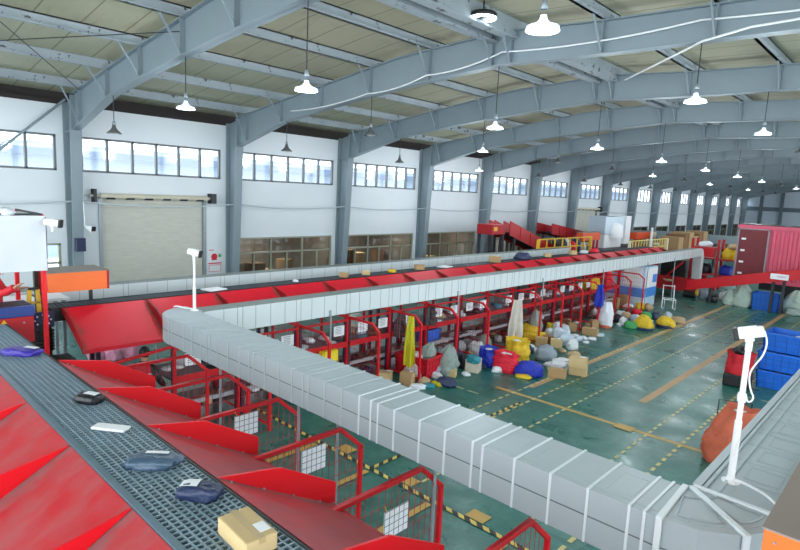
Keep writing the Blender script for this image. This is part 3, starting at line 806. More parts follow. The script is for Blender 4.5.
poly('dark navy poly mailer with a white label beside the brown box', 'parcel', 200, 497, .36, .2, .11, C_['navy'], .72, (.14, .13, -.08, .02), 8)
x, y = ground(247, 541, BZ); carton('brown cardboard box with a white address label at the lower end of the near belt', .42, .24, .13, (x, y, BZ), -.06, CARDL)

# ---- parcels on the long belt
LBP = [(339, 276, 'carton', .3, CARD, 'small cardboard box on the long belt, leftmost of the boxes there'), (362, 274, 'carton', .3, CARDL, 'small light box on the long belt, second of the boxes from the left'),
 (385, 271, 'soft', .34, C_['yellow'], 'yellow packet on the long belt between two cardboard boxes'), (404, 267, 'carton', .38, CARD, 'cardboard box on the long belt right of the yellow packet'),
 (432, 265, 'flat', .7, PAPER, 'flat white sheet packet on the long belt'), (487, 261, 'carton', .55, CARD, 'largest cardboard box on the long belt, left of the dark blue bag'),
 (512, 258, 'soft', .9, C_['navy'], 'rounded dark blue bag on the long belt'), (532, 255, 'carton', .36, CARDL, 'cardboard box on the long belt right of the dark blue bag'),
 (556, 252.5, 'carton', .42, CARDL, 'yellowish cardboard box on the long belt beyond the end of the back duct'), (568, 251.5, 'soft', .5, C_['white'], 'white poly parcel far along the long belt'),
 (578, 250.5, 'soft', .6, C_['red'], 'small red parcel far along the long belt'), (301, 283, 'soft', .2, C_['white'], 'small pale packet at the edge of the long belt, nearest of the white ones'), (208, 288, 'flat', .62, PAPER, 'white sheet lying on the long belt behind the white camera pole')]
for px_, py_, kind, w_, m_, lab in LBP:
    y = ground(px_, py_, BZ)[1]; x = -12.28; w_ *= .78; seed += 1
    if kind == 'carton': carton(lab, w_, w_*.75, w_*.55, (x, y, BZ), .3+.2*(seed % 5), m_)
    elif kind == 'flat': carton(lab, .38, w_, .03, (x, y, BZ), .2, m_, slip=False, tape=False, cat='parcel', name='flat_packet')
    else: soft('poly_parcel', lab, 'parcel', m_blob(w_, min(.5, w_*.8), w_*.42, seed), m_, (x, y, BZ), .4)

# ---- things on the floor beside the tables
def scl(x, y): q = dist(x, y); return .92 if q < 14.5 and x > -8 else (.8 if q < 17.2 else (.7 if q < 20 else .58))
def sack(label, px, py, w, d, h, m, neck=.35, lean=(0, 0), open_=False, tie=None, name='sack', rz=0, base=None):
    global seed; seed += 1; x, y = ground(px, py); f = scl(x, y); w *= f; d *= f; h *= f; lean = (lean[0]*f, lean[1]*f); root = thing(name, label, 'sack', (x, y, 0), rz)
    build('body', m_sack(w, d, h, seed, neck, lean=lean, open_=open_), m, root)
    if open_:
        q = m_blob(w*.45, d*.4, h*.22, seed, amp=.3); b = MB(); b.merge(q, (lean[0]*.8, lean[1]*.8, h*.74)); build('contents', b, C_['white'], root)
    elif tie:
        b = MB(); b.lathe([(w*neck*.5+.012, -.015), (w*neck*.5+.022, 0), (w*neck*.5+.012, .015)], (lean[0]*.85, lean[1]*.85, h*.93), 14); build('tie', b, tie, root)
    if base:
        b = MB(); b.lathe([(w*.46, 0), (w*.49, .05), (w*.47, .12)], (0, 0, 0), 20); build('base_band', b, base, root)
    return root
def bag(label, px, py, w, d, h, m, rz=0, z=0, name='poly_bag', cat='bag', amp=.18):
    global seed; seed += 1; x, y = ground(px, py, z); f = scl(x, y) if z < 2.2 else 1; w *= f; d *= f; h *= f; return soft(name, label, cat, m_blob(w, d, h, seed, amp=amp), m, (x, y, z), rz)
def box(label, px, py, w, d, h, rz=0, m=None, z=0, slip=True): x, y = ground(px, py, z); f = scl(x, y); return carton(label, w*f, d*f, h*f, (x, y, z), rz, m, slip=slip)
def bin_(label, loc, w, d, h, rz, m, ribs=5, name='plastic_bin', cat='bin', holes=True, mrib=None):
    root = thing(name, label, cat, loc, rz); b = MB(); t = .03; tp = .04
    def wall(a, c, e, f): b.prism([a, c, e, f], (0, 0, 0))
    b.b2((-w/2+tp, -d/2+tp, 0), (w/2-tp, d/2-tp, .03))
    for sx in (-1, 1):
        b.prism([(sx*(w/2-tp), -d/2+tp, 0), (sx*(w/2-tp), d/2-tp, 0), (sx*w/2, d/2, h), (sx*w/2, -d/2, h)], (-sx*t, 0, 0))
    for sy in (-1, 1):
        b.prism([(-w/2+tp, sy*(d/2-tp), 0), (w/2-tp, sy*(d/2-tp), 0), (w/2, sy*d/2, h), (-w/2, sy*d/2, h)], (0, -sy*t, 0))
    build('body', b, m, root)
    r = MB(); o = .03
    for s_ in (-1, 1): r.b2((-w/2-o, s_*d/2-o, h-.06), (w/2+o, s_*d/2+o, h)); r.b2((s_*w/2-o, -d/2-o, h-.06), (s_*w/2+o, d/2+o, h))
    build('rim', r, m, root, bevel=.008)
    q = MB()
    for i in range(ribs+1):
        x = -w/2+w*i/ribs
        for s_ in (-1, 1): q.bar((x*(1-2*tp/w), s_*(d/2-tp), .02), (x, s_*d/2, h-.03), .03, .03)
    for i in range(ribs):
        y = -d/2+d*i/ribs
        for s_ in (-1, 1): q.bar((s_*(w/2-tp), y*(1-2*tp/d), .02), (s_*w/2, y, h-.03), .03, .03)
    for z in (h*.33, h*.62):
        for s_ in (-1, 1):
            k = tp*(1-z/h); q.b2((-w/2+k, s_*(d/2-k)-.014, z-.012), (w/2-k, s_*(d/2-k)+.014, z+.012)); q.b2((s_*(w/2-k)-.014, -d/2+k, z-.012), (s_*(w/2-k)+.014, d/2-k, z+.012))
    build('ribs', q, mrib or m, root); return root
bin_('large red plastic bin full of sacks on the floor', (-10.1, 11.72, 0), 1.05, .85, .6, .12, mat('red_plastic', (200, 22, 44), .35, 0, .1, 3))
soft('sack', 'grey-green sack heaped in the red bin', 'sack', m_sack(.55, .45, .55, 91, .2, lean=(.1, .1)), C_['grey'], (-9.98, 11.85, .36), 0)
soft('poly_bag', 'white poly bags lying in the red bin under the grey sack', 'bag', m_blob(.6, .5, .3, 92, amp=.25), C_['white'], (-10.2, 11.6, .36), .4)
box('cardboard box standing in front of the red bin', 407, 385, .42, .36, .45, .35)
box('low tan cardboard box beside the left foot of the red bin', 385, 380, .5, .4, .3, .7, CARDL)
sack('grey-green sack leaning between two red posts right of the red bin', 444, 373, .95, .8, 1.0, C_['grey'], .25, (.15, .1))
sack('grey-green sack behind the front one, under the yellow cloth', 429, 352, .85, .7, 1.15, C_['grey'], .3, (.25, .15), tie=C_['grey'])
bag('white poly bag on the heap right of the red bin', 414, 377, .7, .5, .5, C_['white']); bag('tan paper bag on the heap right of the red bin', 423, 374, .5, .45, .6, C_['tan'])
bag('blue-grey padded bag on the heap by the red post', 431, 374, .7, .5, .45, C_['silver'], .5); bag('navy padded bag at the right end of the heap by the red bin', 446, 385, .75, .5, .28, C_['navy'], .3)
bag('white flat parcel on the floor before the red bin', 418, 388, .55, .35, .14, C_['white'], .8); bag('teal flat parcel on the floor before the red bin', 428, 387, .5, .35, .12, C_['teal'], .7)
bag('bright yellow packet on the floor before the heap', 437, 385, .42, .3, .14, C_['olive'], .2); bag('teal cloth bag against the grey-green sack', 442, 371, .4, .35, .35, C_['teal'])
bag('white parcel lying on the heap before the teal bag', 436, 378, .5, .3, .2, C_['white'], .1); box('flat tan box at the foot of the red post', 452, 376, .3, .3, .25, .5, CARDL)
bag('dark wine packet at the left foot of the red bin', 367, 374, .4, .35, .28, C_['navy'])
box('white-sided cardboard box with a teal bag on top', 473, 371, .5, .45, .48, .35, mat('pale_carton', (214, 206, 188), .8)); bag('teal bag on the pale cardboard box', 473.5, 362.5, .5, .42, .28, C_['teal'], z=.385)
bag('black packet beside the pale cardboard box', 462, 368, .35, .3, .5, C_['black']); bag('white poly bag behind the pale cardboard box', 476, 353, .8, .6, .55, C_['white'])
bag('dark navy bag among the red posts left of the pale box', 455, 359, .6, .5, .4, C_['navy']); bag('white poly bag among the red posts', 459, 351, .6, .5, .45, C_['white'])
sack('grey sack behind the white poly bag beside the red post', 484, 350, .7, .6, .75, C_['grey'], .4); 
sack('blue open-topped sack left of the red and yellow sacks', 488, 366, .72, .62, .72, C_['blue'], .85, open_=True)
sack('yellow open sack standing behind the red sack', 516, 363, .98, .7, .95, C_['yellow'], .85, open_=True)
sack('red open sack in front of the yellow sack', 505, 371, .98, .6, .72, C_['red'], .8, open_=True)
bag('royal blue slumped sack lying right of the red sack', 528, 375, 1.05, .8, .52, C_['blue'], .5, name='sack', cat='sack'); bag('yellow cloth end under the slumped blue sack', 523, 378, .6, .3, .14, C_['yellow'], .4)
box('cardboard box under the table behind the blue sack', 493, 334, .55, .5, .55, .3, CARDL); bag('brown wrapped bundle on the floor near the red post', 504, 335, .5, .4, .4, C_['brown']); bag('dark wine bundle on the floor near the red post', 508, 342, .55, .45, .35, C_['wine'])
bag('white packet beside the wine bundle', 498, 341, .4, .35, .3, C_['white'])
bag('yellow sack lying against the red post, upper of two', 528, 338, 1.1, .8, .75, C_['yellow'], .2, name='sack', cat='sack'); bag('pale yellow sack lying on the floor, lower of two', 534, 341, 1.25, .8, .5, C_['yellow'], .5, name='sack', cat='sack')
sack('tall grey cone-shaped sack beside the red post', 534, 336, 1.0, .9, 1.75, C_['grey'], .08)
bag('tan paper parcel at the foot of the red post', 521, 347, .5, .4, .35, C_['tan']); bag('pale poly parcel before the yellow sacks', 529, 349, .6, .45, .25, C_['white'])
bag('dark navy bag of clothes before the yellow sacks', 526, 352, .75, .5, .4, C_['navy']); bag('small black packet lying alone on the floor', 526, 357, .4, .3, .16, C_['black'])
box('open cardboard box left of the white heap', 541, 347, .55, .45, .5, .4, CARD, slip=False); box('small brown box in the middle of the heap', 547, 343, .45, .4, .4, .9, CARDD, slip=False)
bag('silver-grey poly bag full of clothes on the floor', 545, 360, .95, .75, .68, C_['silver'], .3); box('cardboard box in front of the white heap', 556, 347, .55, .4, .4, .5, CARDL)
for i, (px_, py_, w_, h_, m_, lab) in enumerate([(551, 338, .9, .6, 'white', 'white poly bags heaped left of the pale blue heap'), (560, 341, 1.0, .7, 'pale', 'pale blue poly bag in the big heap, nearest the aisle'), (566, 345, .85, .6, 'pale', 'pale blue poly bag at the lower right of the heap'),
  (572, 349, .6, .5, 'white', 'white poly bag at the right foot of the heap'), (557, 331, .8, .65, 'white', 'white poly bag on the back of the heap'), (549, 331, .6, .6, 'olive', 'olive green bag at the back of the heap'), (564, 335, .8, .7, 'pale', 'pale blue poly bag on the top of the heap')]):
    bag(lab, px_, py_, w_, w_*.75, h_, C_[m_], .4*i)
bag('white clothes spread on the floor before the stacked boxes', 560, 370, 1.15, .8, .42, C_['white'], .5, amp=.35); bag('grey-green poly bag between the clothes and the stacked boxes', 567, 372, .5, .5, .42, C_['grey'])
box('small cardboard box in front of the white clothes', 557, 377, .62, .36, .3, .35, CARD, slip=False)
box('yellowish cardboard box at the bottom of the two stacked at the aisle', 578, 374, .62, .52, .36, .35, CARDL); box('yellowish cardboard box on top of the two stacked at the aisle', 578, 366.5, .6, .5, .34, .3, CARDL, z=.29)
bag('silver poly bag behind the stacked boxes', 573, 361, .6, .5, .45, C_['tan'])
box('long cardboard box beyond the heap', 590, 335, .95, .5, .48, .15, CARD); box('brown box standing on edge at the red post', 572, 331, .5, .5, .55, .6, CARD); box('dark brown box behind the red post', 566, 326, .6, .5, .5, .2, CARDD)
box('orange-brown long box under the table', 556, 314, 1.1, .5, .4, .1, mat('orange_brown_card', (170, 96, 44), .8)); box('cardboard box near the white sack', 600, 326, .5, .4, .45, .3, CARDL); box('cardboard box beside the red post', 594, 327, .5, .5, .5, .8, CARD)
for i, (px_, py_, m_, lab) in enumerate([(583, 339, 'white', 'white flat packet left of the long box'), (592, 340, 'white', 'white packet at the corner of the long box'), (600, 336, 'pale', 'pale packet right of the long box'), (575, 337, 'white', 'white packet behind the red post by the heap'), (588, 318, 'black', 'black bag under the table near the white sack'), (594, 314, 'white', 'white bag under the table near the white sack')]):
    bag(lab, px_, py_, .55, .4, .2 if py_ > 330 else .45, C_[m_], .3*i)
sack('tall white poly sack standing at the aisle', 605, 327, .95, .8, 1.8, mat('white_woven_sack', (226, 232, 240), .45, 0, .05, 3), .55, base=C_['orange'])
for i, (px_, py_, m_, lab) in enumerate([(617, 322, 'black', 'black bag right of the tall white sack'), (621, 318, 'white', 'white bag behind the black bag'), (626, 319, 'tan', 'tan bag among the white ones'), (630, 314, 'brown', 'brown bundle under the far tables'), (623, 325, 'white', 'white square packet beside the green bag'), (636, 316, 'red', 'red bag under the far tables'), (628, 310, 'white', 'white bag in front of the tall cartons'), (640, 309, 'yellow', 'yellow bundle under the far tables'), (646, 319, 'green', 'light green bag above the yellow sack'), (655, 319, 'navy', 'navy bag between the two yellow sacks'), (668, 319, 'pale', 'pale poly bag behind the right yellow sack'), (648, 310, 'tan', 'tan bundle at the last red post'), (635, 322, 'pale', 'pale bag behind the left yellow sack')]):
    bag(lab, px_, py_, .8, .6, .55, C_[m_], .5*i)
box('tall cardboard box under the far tables, left one of a pair', 613, 309, .8, .6, 1.0, .1, CARD, slip=False); box('tall cardboard box under the far tables, right one of a pair', 623, 307, .75, .6, 1.05, .1, CARD, slip=False)
bag('green and teal bag left of the yellow sacks', 631, 328, 1.0, .8, .5, C_['green'], .2)
sack('round yellow sack at the aisle, left of two', 643, 329, 1.35, 1.1, 1.0, C_['yellow'], .3, tie=C_['black'], base=C_['navy']); sack('pale yellow sack at the aisle, right of two', 665, 327, 1.3, 1.05, .8, C_['yellow'], .3, tie=C_['white'], base=C_['navy'])
bag('cream and yellow bag at the end of the row of sacks', 678, 323, .95, .7, .5, C_['tan'], .5)
lit = [(388, 383, 'white'), (398, 389, 'navy'), (424, 384, 'tan'), (446, 371, 'white'), (466, 375, 'white'), (482, 368, 'navy'), (497, 372, 'white'), (488, 352, 'tan'), (512, 352, 'black'), (519, 357, 'tan'), (537, 352, 'white'), (541, 357, 'white'), (548, 352, 'navy'), (562, 352, 'tan'), (570, 344, 'white'), (578, 341, 'pale'), (586, 343, 'white'), (582, 330, 'brown'), (588, 326, 'tan'), (596, 319, 'black'), (611, 324, 'tan'), (615, 316, 'white'), (619, 326, 'white'), (627, 322, 'navy'), (632, 318, 'white'), (639, 320, 'tan'), (650, 322, 'white'), (672, 326, 'white'), (577, 323, 'white'), (568, 327, 'olive'), (552, 325, 'tan'), (546, 335, 'black'), (500, 350, 'brown'), (470, 355, 'tan'), (448, 362, 'black')]
for i, (px_, py_, m_) in enumerate(lit):
    bag('small %s packet lying among the heaps along the aisle%s' % (names0[m_], ''), px_, py_, .32+.06*(i % 4), .26+.04*(i % 3), .12+.05*(i % 4), C_[m_], .7*i, name='small_packet', cat='parcel')['group'] = 'small packets among the heaps'
# ---- right side of the aisle
sack('tall orange woven sack slumped beside the right duct', 722, 462, .9, .75, 1.25, C_['orange'], .62, (.26, .15), True)
b = MB(); x0, y0 = ground(713, 447); pts = [(0, 0, 0), (0, 0, 1.05), (.55, .25, 1.05), (.55, .25, 0)]; b.tube(pts, .012, 6); b.bar((0, 0, .02), (.2, -.35, .02), .02); b.bar((.55, .25, .02), (.7, -.1, .02), .02)
o = build('wire_stand', b, DARK); o.location = (x0, y0, 0); tag(o, 'thin dark wire stand behind the orange woven sack', 'stand')
root = thing('storage_bag', 'square red and black bag on the floor beside the blue crates', 'bag', (-3.62, 18.2, 0), .15)
b = m_sack(.66, .6, .98, 77, .88, open_=True); build('body', b, mat('red_bag_cloth', (196, 24, 40), .7, 0, .1, 4), root)
b = MB(); b.lathe([(.36, 0), (.445, .02), (.455, .36)], (0, 0, 0), 4); b2_ = MB()
b2_.b2((-.35, -.32, 0), (.35, .32, .36)); build('black_base', b2_, BLACK, root, bevel=.04)
b = MB(); b.merge(m_blob(.45, .4, .3, 78, amp=.3), (0, 0, .85)); build('contents', b, C_['black'], root)
def crate(label, x, y, z, w, d, h, rz=0):
    return bin_(label, (x, y, z), w, d, h, rz, CRATE, 6, 'plastic_crate', 'crate', mrib=mat('dark_blue_crate_rib', (26, 96, 196), .4))
crate('blue plastic crate at the bottom of the stack, next to the red and black bag', -2.6, 19.0, 0, 1.3, .9, .5); crate('blue plastic crate at the bottom of the stack, right end under loose bags', -1.22, 19.05, 0, 1.3, .9, .5)
crate('blue plastic crate in the middle of the stack beside the camera head', -2.72, 19.1, .505, 1.15, .85, .52, .03); crate('long blue plastic crate on top of the stack by the camera head', -2.35, 19.3, 1.03, 1.75, 1.0, .52, -.05)
for i, (x, y, z, m_, lab) in enumerate([(-2.6, 18.95, .05, 'silver', 'silver bags filling the lower left blue crate'), (-1.22, 19, .05, 'white', 'white bags filling the lower right blue crate'), (-2.72, 19.1, .54, 'blue', 'blue bags inside the middle blue crate'), (-2.35, 19.3, 1.07, 'pale', 'pale blue bags inside the top blue crate')]):
    soft('poly_bag', lab, 'bag', m_blob(.85, .62, .4, 50+i, amp=.2), C_[m_], (x, y, z))
soft('poly_bag', 'black bag on top of the lower right blue crate', 'bag', m_blob(.6, .5, .35, 58, amp=.2), C_['black'], (-1.2, 19.0, .42)); soft('poly_bag', 'white bag beside the black bag on the lower right blue crate', 'bag', m_blob(.4, .4, .28, 59, amp=.2), C_['white'], (-1.55, 18.8, .42))
crate('blue plastic crate on the floor below the red inclined conveyor', -5.85, 33.5, 0, 1.15, .9, .85)
sack('pale green sack below the red inclined conveyor, larger one left of the crate', 741, 306, 1.75, 1.5, 2.1, C_['sage'], .25, tie=C_['sage']); sack('pale green sack below the red inclined conveyor, smaller left one', 729, 304.5, 1.1, 1.0, 1.35, C_['sage'], .3)
sack('pale green sack at the right edge under the red inclined conveyor', 792, 312, 1.7, 1.4, 1.9, C_['sage'], .25, (.2, 0)); bag('green sack end under the right pale sack', 792, 315, 1.2, .8, .6, C_['grey'])
# white tubular chair frame
root = thing('chair', 'white tubular chair frame standing alone at the end of the aisle', 'chair', (ground(668, 309)[0], ground(668, 309)[1], 0), .5)
for s_ in (-.25, .25):
    q = MB(); q.tube([(s_, .3, .02), (s_, -.3, .02), (s_, -.28, .5), (s_, .25, .5), (s_, .36, 1.15)], .022, 7); q.bar((s_, .28, .02), (s_, .25, .5), .04); build('side_frame', q, WHITE, root)
q = MB(); q.bar((-.25, -.28, .5), (.25, -.28, .5), .03); q.bar((-.25, .25, .5), (.25, .25, .5), .03); q.bar((-.25, .36, 1.1), (.25, .36, 1.1), .03); build('cross_bars', q, WHITE, root)

# ---- things hanging and lying at the tables
def hang(label, Y, z, w, h, m, s_, X=-9.5): 
    o = build('hanging_cloth', m_cloth(w, h, s_), m); o.location = (X, Y, z); o.rotation_euler = (0, 0, radians(42)); return tag(o, label, 'cloth')
hang('olive yellow cloth hanging from the corner of a red post', 10.75, 1.86, .3, 1.4, C_['olive'], 3, -9.62); hang('cream cloth hanging from the corner of a red post', 15.72, 1.78, .46, 1.35, C_['cream'], 6); hang('royal blue cloth hanging from the corner of a red post', 21.9, 1.75, .42, .95, C_['blue'], 8)
bag('yellow rolled bundle on the far table under the duct', 622, 276, 1.8, .8, .7, C_['yellow'], pi/2, z=1.6) if False else None
PAP = []
tabz = 1.12
cols = ['white', 'tan', 'navy', 'brown', 'black', 'pale', 'white', 'teal']
names = dict(white='white', tan='tan', navy='navy', brown='brown', black='black', pale='pale blue', teal='teal', yellow='yellow')
for ti, Y in enumerate(TB):
    used = {}
    for q in range(7):
        seed += 1; c = cols[(ti*3+q*5+q*q) % 8]; xx = -11.6+.8*rnd.random(); yy = Y-.6+1.2*(q+.5)/7+.05*rnd.random(); w_ = .2+.18*rnd.random()
        lab = '%s parcel lying on the %s sorting table from the left' % (names[c], ordn(ti))
        soft('small_parcel', lab, 'parcel', m_blob(w_, w_*.75, .07+.12*rnd.random(), seed, amp=.2, nu=14, nv=8), C_[c], (xx, yy, tabz), 3*rnd.random(), 'parcels on the sorting tables')
    for q in range(6):
        seed += 1; c = ['brown', 'tan', 'white', 'black'][(ti+q*q) % 4]; xx = -11.2+.35*rnd.random(); yy = Y-.6+1.2*(q+.5)/6; w_ = .22+.14*rnd.random()
        soft('small_parcel', '%s parcel on the shelf below the %s sorting table' % (names[c], ordn(ti)), 'parcel', m_blob(w_, w_*.7, .12+.1*rnd.random(), seed, amp=.2, nu=14, nv=8), C_[c], (xx, yy, .39), 3*rnd.random(), 'parcels on the lower shelves')
    # printed sheets on the paper rail
    if ti < 12:
        for q, (dy, sl) in enumerate(((-.35, 0), (.4, .12))):
            if (ti*2+q) % 5 == 4: continue
            root = thing('printed_sheet', 'white printed sheet hung on the rail over the %s sorting table, %s one' % (ordn(ti), 'left' if q == 0 else 'right'), 'paper', (-10.59, Y+dy, 1.38), 0, 'sheets on the table rails')
            p = MB(); p.b2((-.004, -.17, 0), (.004, .17, .26)); build('sheet', p, PAPER, root)
            l = MB()
            for zz in (.06, .1, .14, .18, .22): l.b2((.0042, -.12, zz), (.006, .12-.05*(zz*50 % 2), zz+.012))
            build('print', l, GRIDL, root); k = MB(); k.tube([(-.03, 0, .25), (-.03, 0, .4)], .004, 5); build('hook', k, GALV, root)
b = MB()
o = soft('rolled_bundle', 'yellow rolled bundle on the far tables beside a red bag', 'bundle', m_blob(1.35, .6, .55, 61), C_['yellow'], (-11.0, 24.3, 1.13), pi/2); soft('sack', 'red bag beside the yellow rolled bundle on the far table', 'sack', m_blob(.8, .7, .75, 62), C_['red'], (-11.1, 25.85, 1.13), 0)
bin_('blue crate under the sorting table left of the cone sack', (-11.15, 13.2, .4), .7, .55, .5, pi/2, CRATE, 4, 'plastic_crate', 'crate')
# yellow box with a first aid cross
root = thing('wall_box', 'bright yellow box hung on the front rail of a sorting table', 'box', (-10.5, 8.75, .8)); p = MB(); p.b2((-.08, -.25, 0), (.08, .25, .3)); build('body', p, mat('yellow_plastic', (250, 214, 30), .4), root, bevel=.02); p = MB(); p.b2((.08, -.17, .05), (.085, .17, .25)); build('face_plate', p, mat('yellow_plate', (255, 226, 60), .4), root)
# ---- gridded white boards on the near partitions
for i, (X, y0, z0) in enumerate(((-3.98, 4.32, 1.24), (-5.42, 4.29, 1.44), (-6.86, 4.2, 1.46))):
    root = thing('grid_board', 'white gridded paper board hung on the %s mesh partition from the bottom' % ordn(i+1), 'board', (X+.03, y0, z0), 0, 'gridded boards on the near partitions')
    p = MB(); p.b2((0, -.19, 0), (.012, .19, .33)); build('sheet', p, PAPER, root); l = MB()
    for q in range(6): l.b2((.0122, -.19+.38*q/5-.003, 0), (.015, -.19+.38*q/5+.003, .33))
    for q in range(5): l.b2((.0122, -.19, .33*q/4-.003), (.015, .19, .33*q/4+.003))
    build('grid_print', l, mat('grid_ink', (90, 84, 110), .6), root); k = MB(); k.tube([(0, -.15, .33), (0, -.18, .4)], .006, 5); build('hook', k, YEL, root)
# ================================================================== LAMPS
LAMPX = [(-17.9, 6.42), (-13.4, 6.83), (-8.7, 6.84), (-3.9, 7.15)]
LIT = {(0, 1), (0, 2), (0, 3), (1, 2), (1, 3), (2, 1), (2, 2), (2, 3), (3, 0), (3, 2), (4, 2), (5, 1), (5, 2), (6, 2), (7, 1), (8, 2), (9, 1), (4, 3), (6, 3)}
GLOW = emis('lit_lamp', (232, 244, 255), 9); SHADEL = emis('lit_translucent_shade', (220, 232, 240), .7); OFFB = mat('unlit_bulb', (214, 218, 220), .3); SHADE = mat('dull_lamp_shade', (96, 98, 100), .45, .4, .1, 6)
def make_lamp(lit):
    root = thing('pendant_lamp', 'x', 'lamp', (0, 0, 0))     # origin at the rim of the shade
    s = MB(); s.lathe([(.04, .17), (.05, .12), (.1, .07), (.2, .035), (.215, -.015), (.2, -.015), (.1, .05), (.04, .1)] if lit else [(.045, .25), (.055, .18), (.09, .11), (.21, .0), (.2, -.01), (.08, .09), (.045, .16)], (0, 0, 0), 20); build('shade', s, SHADEL if lit else SHADE, root)
    b = MB(); b.lathe([(.0, -.03), (.09, -.02), (.17, .0), (.18, .012), (.08, .07)], (0, 0, 0), 18); build('bulb', b, GLOW if lit else OFFB, root)
    k = MB(); k.lathe([(.0, .36), (.035, .35), (.05, .25), (.04, .24)], (0, 0, 0), 10); build('socket', k, GALV, root)
    return root
LROW = ['beside the side wall', 'second row from the side wall', 'under the ridge', 'right of the ridge']
protos = {True: make_lamp(True), False: make_lamp(False)}; usedp = set()
for k in range(12):
    for i, (X, Z) in enumerate(LAMPX):
        lit = (k, i) in LIT; p = protos[lit]; loc = (X, PX0+BAY*k, Z-.05)
        o = p if lit not in usedp else dup(p, loc); usedp.add(lit); o.location = loc
        for ch in list(o.children):
            if ch.name.startswith('cord'): bpy.data.objects.remove(ch)
        c = MB(); c.tube([(0, 0, .36), (0, 0, interp(BOTP, X)-loc[2])], .012, 5); build('cord', c, DARK, o)
        o['label'] = '%s pendant lamp %s, on the %s roof frame' % ('lit' if lit else 'unlit grey', LROW[i], ordn(k)); o['group'] = 'pendant lamps under the roof frames'
        if lit:
            ld = bpy.data.lights.new('lamp_glow', 'POINT'); ld.energy = LAMPW; ld.color = (.86, .94, 1); ld.shadow_soft_size = .25
            lo = bpy.data.objects.new('lamp_glow', ld); COL.objects.link(lo); lo.location = (X, loc[1]-.0, loc[2]-.35)
root = thing('ceiling_lamp', 'round black and white lamp on the roof between the first and second frames', 'lamp', (-8.1, 11.0, 9.05))
b = MB(); b.lathe([(0, -.02), (.3, -.03), (.31, .05), (.28, .08), (0, .1)], (0, 0, 0), 20); build('cover', b, BLACK, root); b = MB(); b.lathe([(.2, -.06), (.3, -.05), (.3, -.025), (.2, -.025)], (0, 0, 0), 20); build('light_ring', b, GLOW, root)
b = MB(); b.tube([(0, 0, .1), (0, 0, .37)], .02, 6); build('stem', b, DARK, root)

for k in range(8, 15):
    pass
for i, Y in enumerate((15.5, 21.6, 27.7, 33.8, 39.9)):  # tube fixtures and area lights added to brighten the store room
    root = thing('added_tube_lamp', 'added tube lamp brightening the store room behind the lower windows, %s from the left' % ordn(i), 'lamp', (-24.0, Y, 3.0)); b = MB(); b.b2((-.08, -.7, .04), (.08, .7, .1)); build('tray', b, WHITE, root); b = MB(); b.tube([(0, -.65, .02), (0, .65, .02)], .02, 8); build('tube', b, emis('added_store_tube', (240, 232, 214), 6), root)
    ld = bpy.data.lights.new('added_store_light', 'AREA'); ld.energy = 60; ld.color = (1, .93, .82); ld.size = .2; ld.size_y = 1.3; ld.shape = 'RECTANGLE'; lo = bpy.data.objects.new('added_store_light', ld); COL.objects.link(lo); lo.location = (-24.0, Y, 2.97)
# ================================================================== SECURITY CAMERAS
def seccam(label, loc, az, pole=0, L=.29, cable=True, tilt=7):
    root = thing('security_camera', label, 'camera', loc); c, s_ = cos(az), sin(az); z = pole
    def W(a, b_, h): return (a*c-b_*s_, a*s_+b_*c, z+h)
    R = Matrix.Rotation(az, 3, 'Z') @ Matrix.Rotation(radians(tilt), 3, 'Y')
    b = MB(); b.box((0, 0, z+.1), (L, L*.42, L*.44), R=R); build('housing', b, WHITE, root, bevel=L*.06)
    b = MB(); f = R @ Vector((L/2+.012, 0, 0)); b.box((f.x*.96, f.y*.96, z+.1+f.z*.96), (.04, L*.5, L*.54), R=R); build('lens_face', b, BLACK, root, bevel=.008)
    b = MB(); b.box((f.x*.3, f.y*.3, z+.1+f.z*.3+L*.235), (L*.7, L*.44, .008), R=R); build('sun_hood', b, WHITE, root)
    b = MB(); b.tube([(0, 0, z-.06), (0, 0, z+.06)], .028, 10); b.box((0, 0, z+.035), (.07, .06, .02), R=R); build('bracket', b, WHITE, root)
    if pole:
        b = MB(); b.tube([(0, 0, 0), (0, 0, pole*.45)], .03, 10); b.tube([(0, 0, pole*.44), (0, 0, pole)], .023, 10); b.lathe([(.075, 0), (.075, .012), (.035, .02), (.035, .05)], (0, 0, 0), 14); build('pole', b, WHITE, root)
        if cable:
            t = R @ Vector((-L/2, 0, 0)); b = MB(); b.soft_tube([(t.x, t.y, z+.1+t.z), (t.x*1.35, t.y*1.35, z+.04), (t.x*1.2, t.y*1.2, z-.08), (t.x*.5, t.y*.5, z-.2), (0.03, 0, z-.28), (.05, .02, z-.4), (.09, .02, z-.47), (.05, .0, z-.52), (.03, 0, z-.46)], .007, 7); build('cable', b, WHITE, root)
            b = MB(); b.lathe([(.034, -.04), (.038, 0), (.034, .04)], (0, 0, pole*.62), 10); build('clamp', b, WHITE, root)
    return root
c = seccam('white security camera on a tall white pole standing on the right duct', (-1.05, 5.53, DZ1), radians(190), 1.26, .2, True, 16)
b = MB(); b.soft_tube([(0, 0, .03), (.12, -.02, .035), (.3, -.1, .03), (.45, -.3, .02)], .012, 6); build('floor_cable', b, WHITE, c)
c = seccam('white security camera on a slim white pole at the left duct corner', (-10.15, 5.1, DZ1+.0), radians(40), 1.02, .24, False, 12)
b = MB(); b.soft_tube([(0, 0, .03), (-.2, -.12, .03), (-.42, -.12, .03), (-.46, -.2, .02)], .014, 6); build('floor_cable', b, WHITE, c)
c = seccam('small white security camera at the upper corner of the tarpaulin booth', (-11.3, 3.06, 4.12), radians(50), 0, .26); b = MB(); b.bar((0, 0, .02), (-.18, -.1, .2), .03); build('arm', b, GALV, c)
c = seccam('small white security camera on the first wall column', (-21.05, PX0+.3, 3.25), radians(20), 0, .3); b = MB(); b.tube([(0, 0, 0), (-.2, -.1, .15), (-.25, -.12, 1.0)], .025, 6); build('arm', b, WHITE, c)
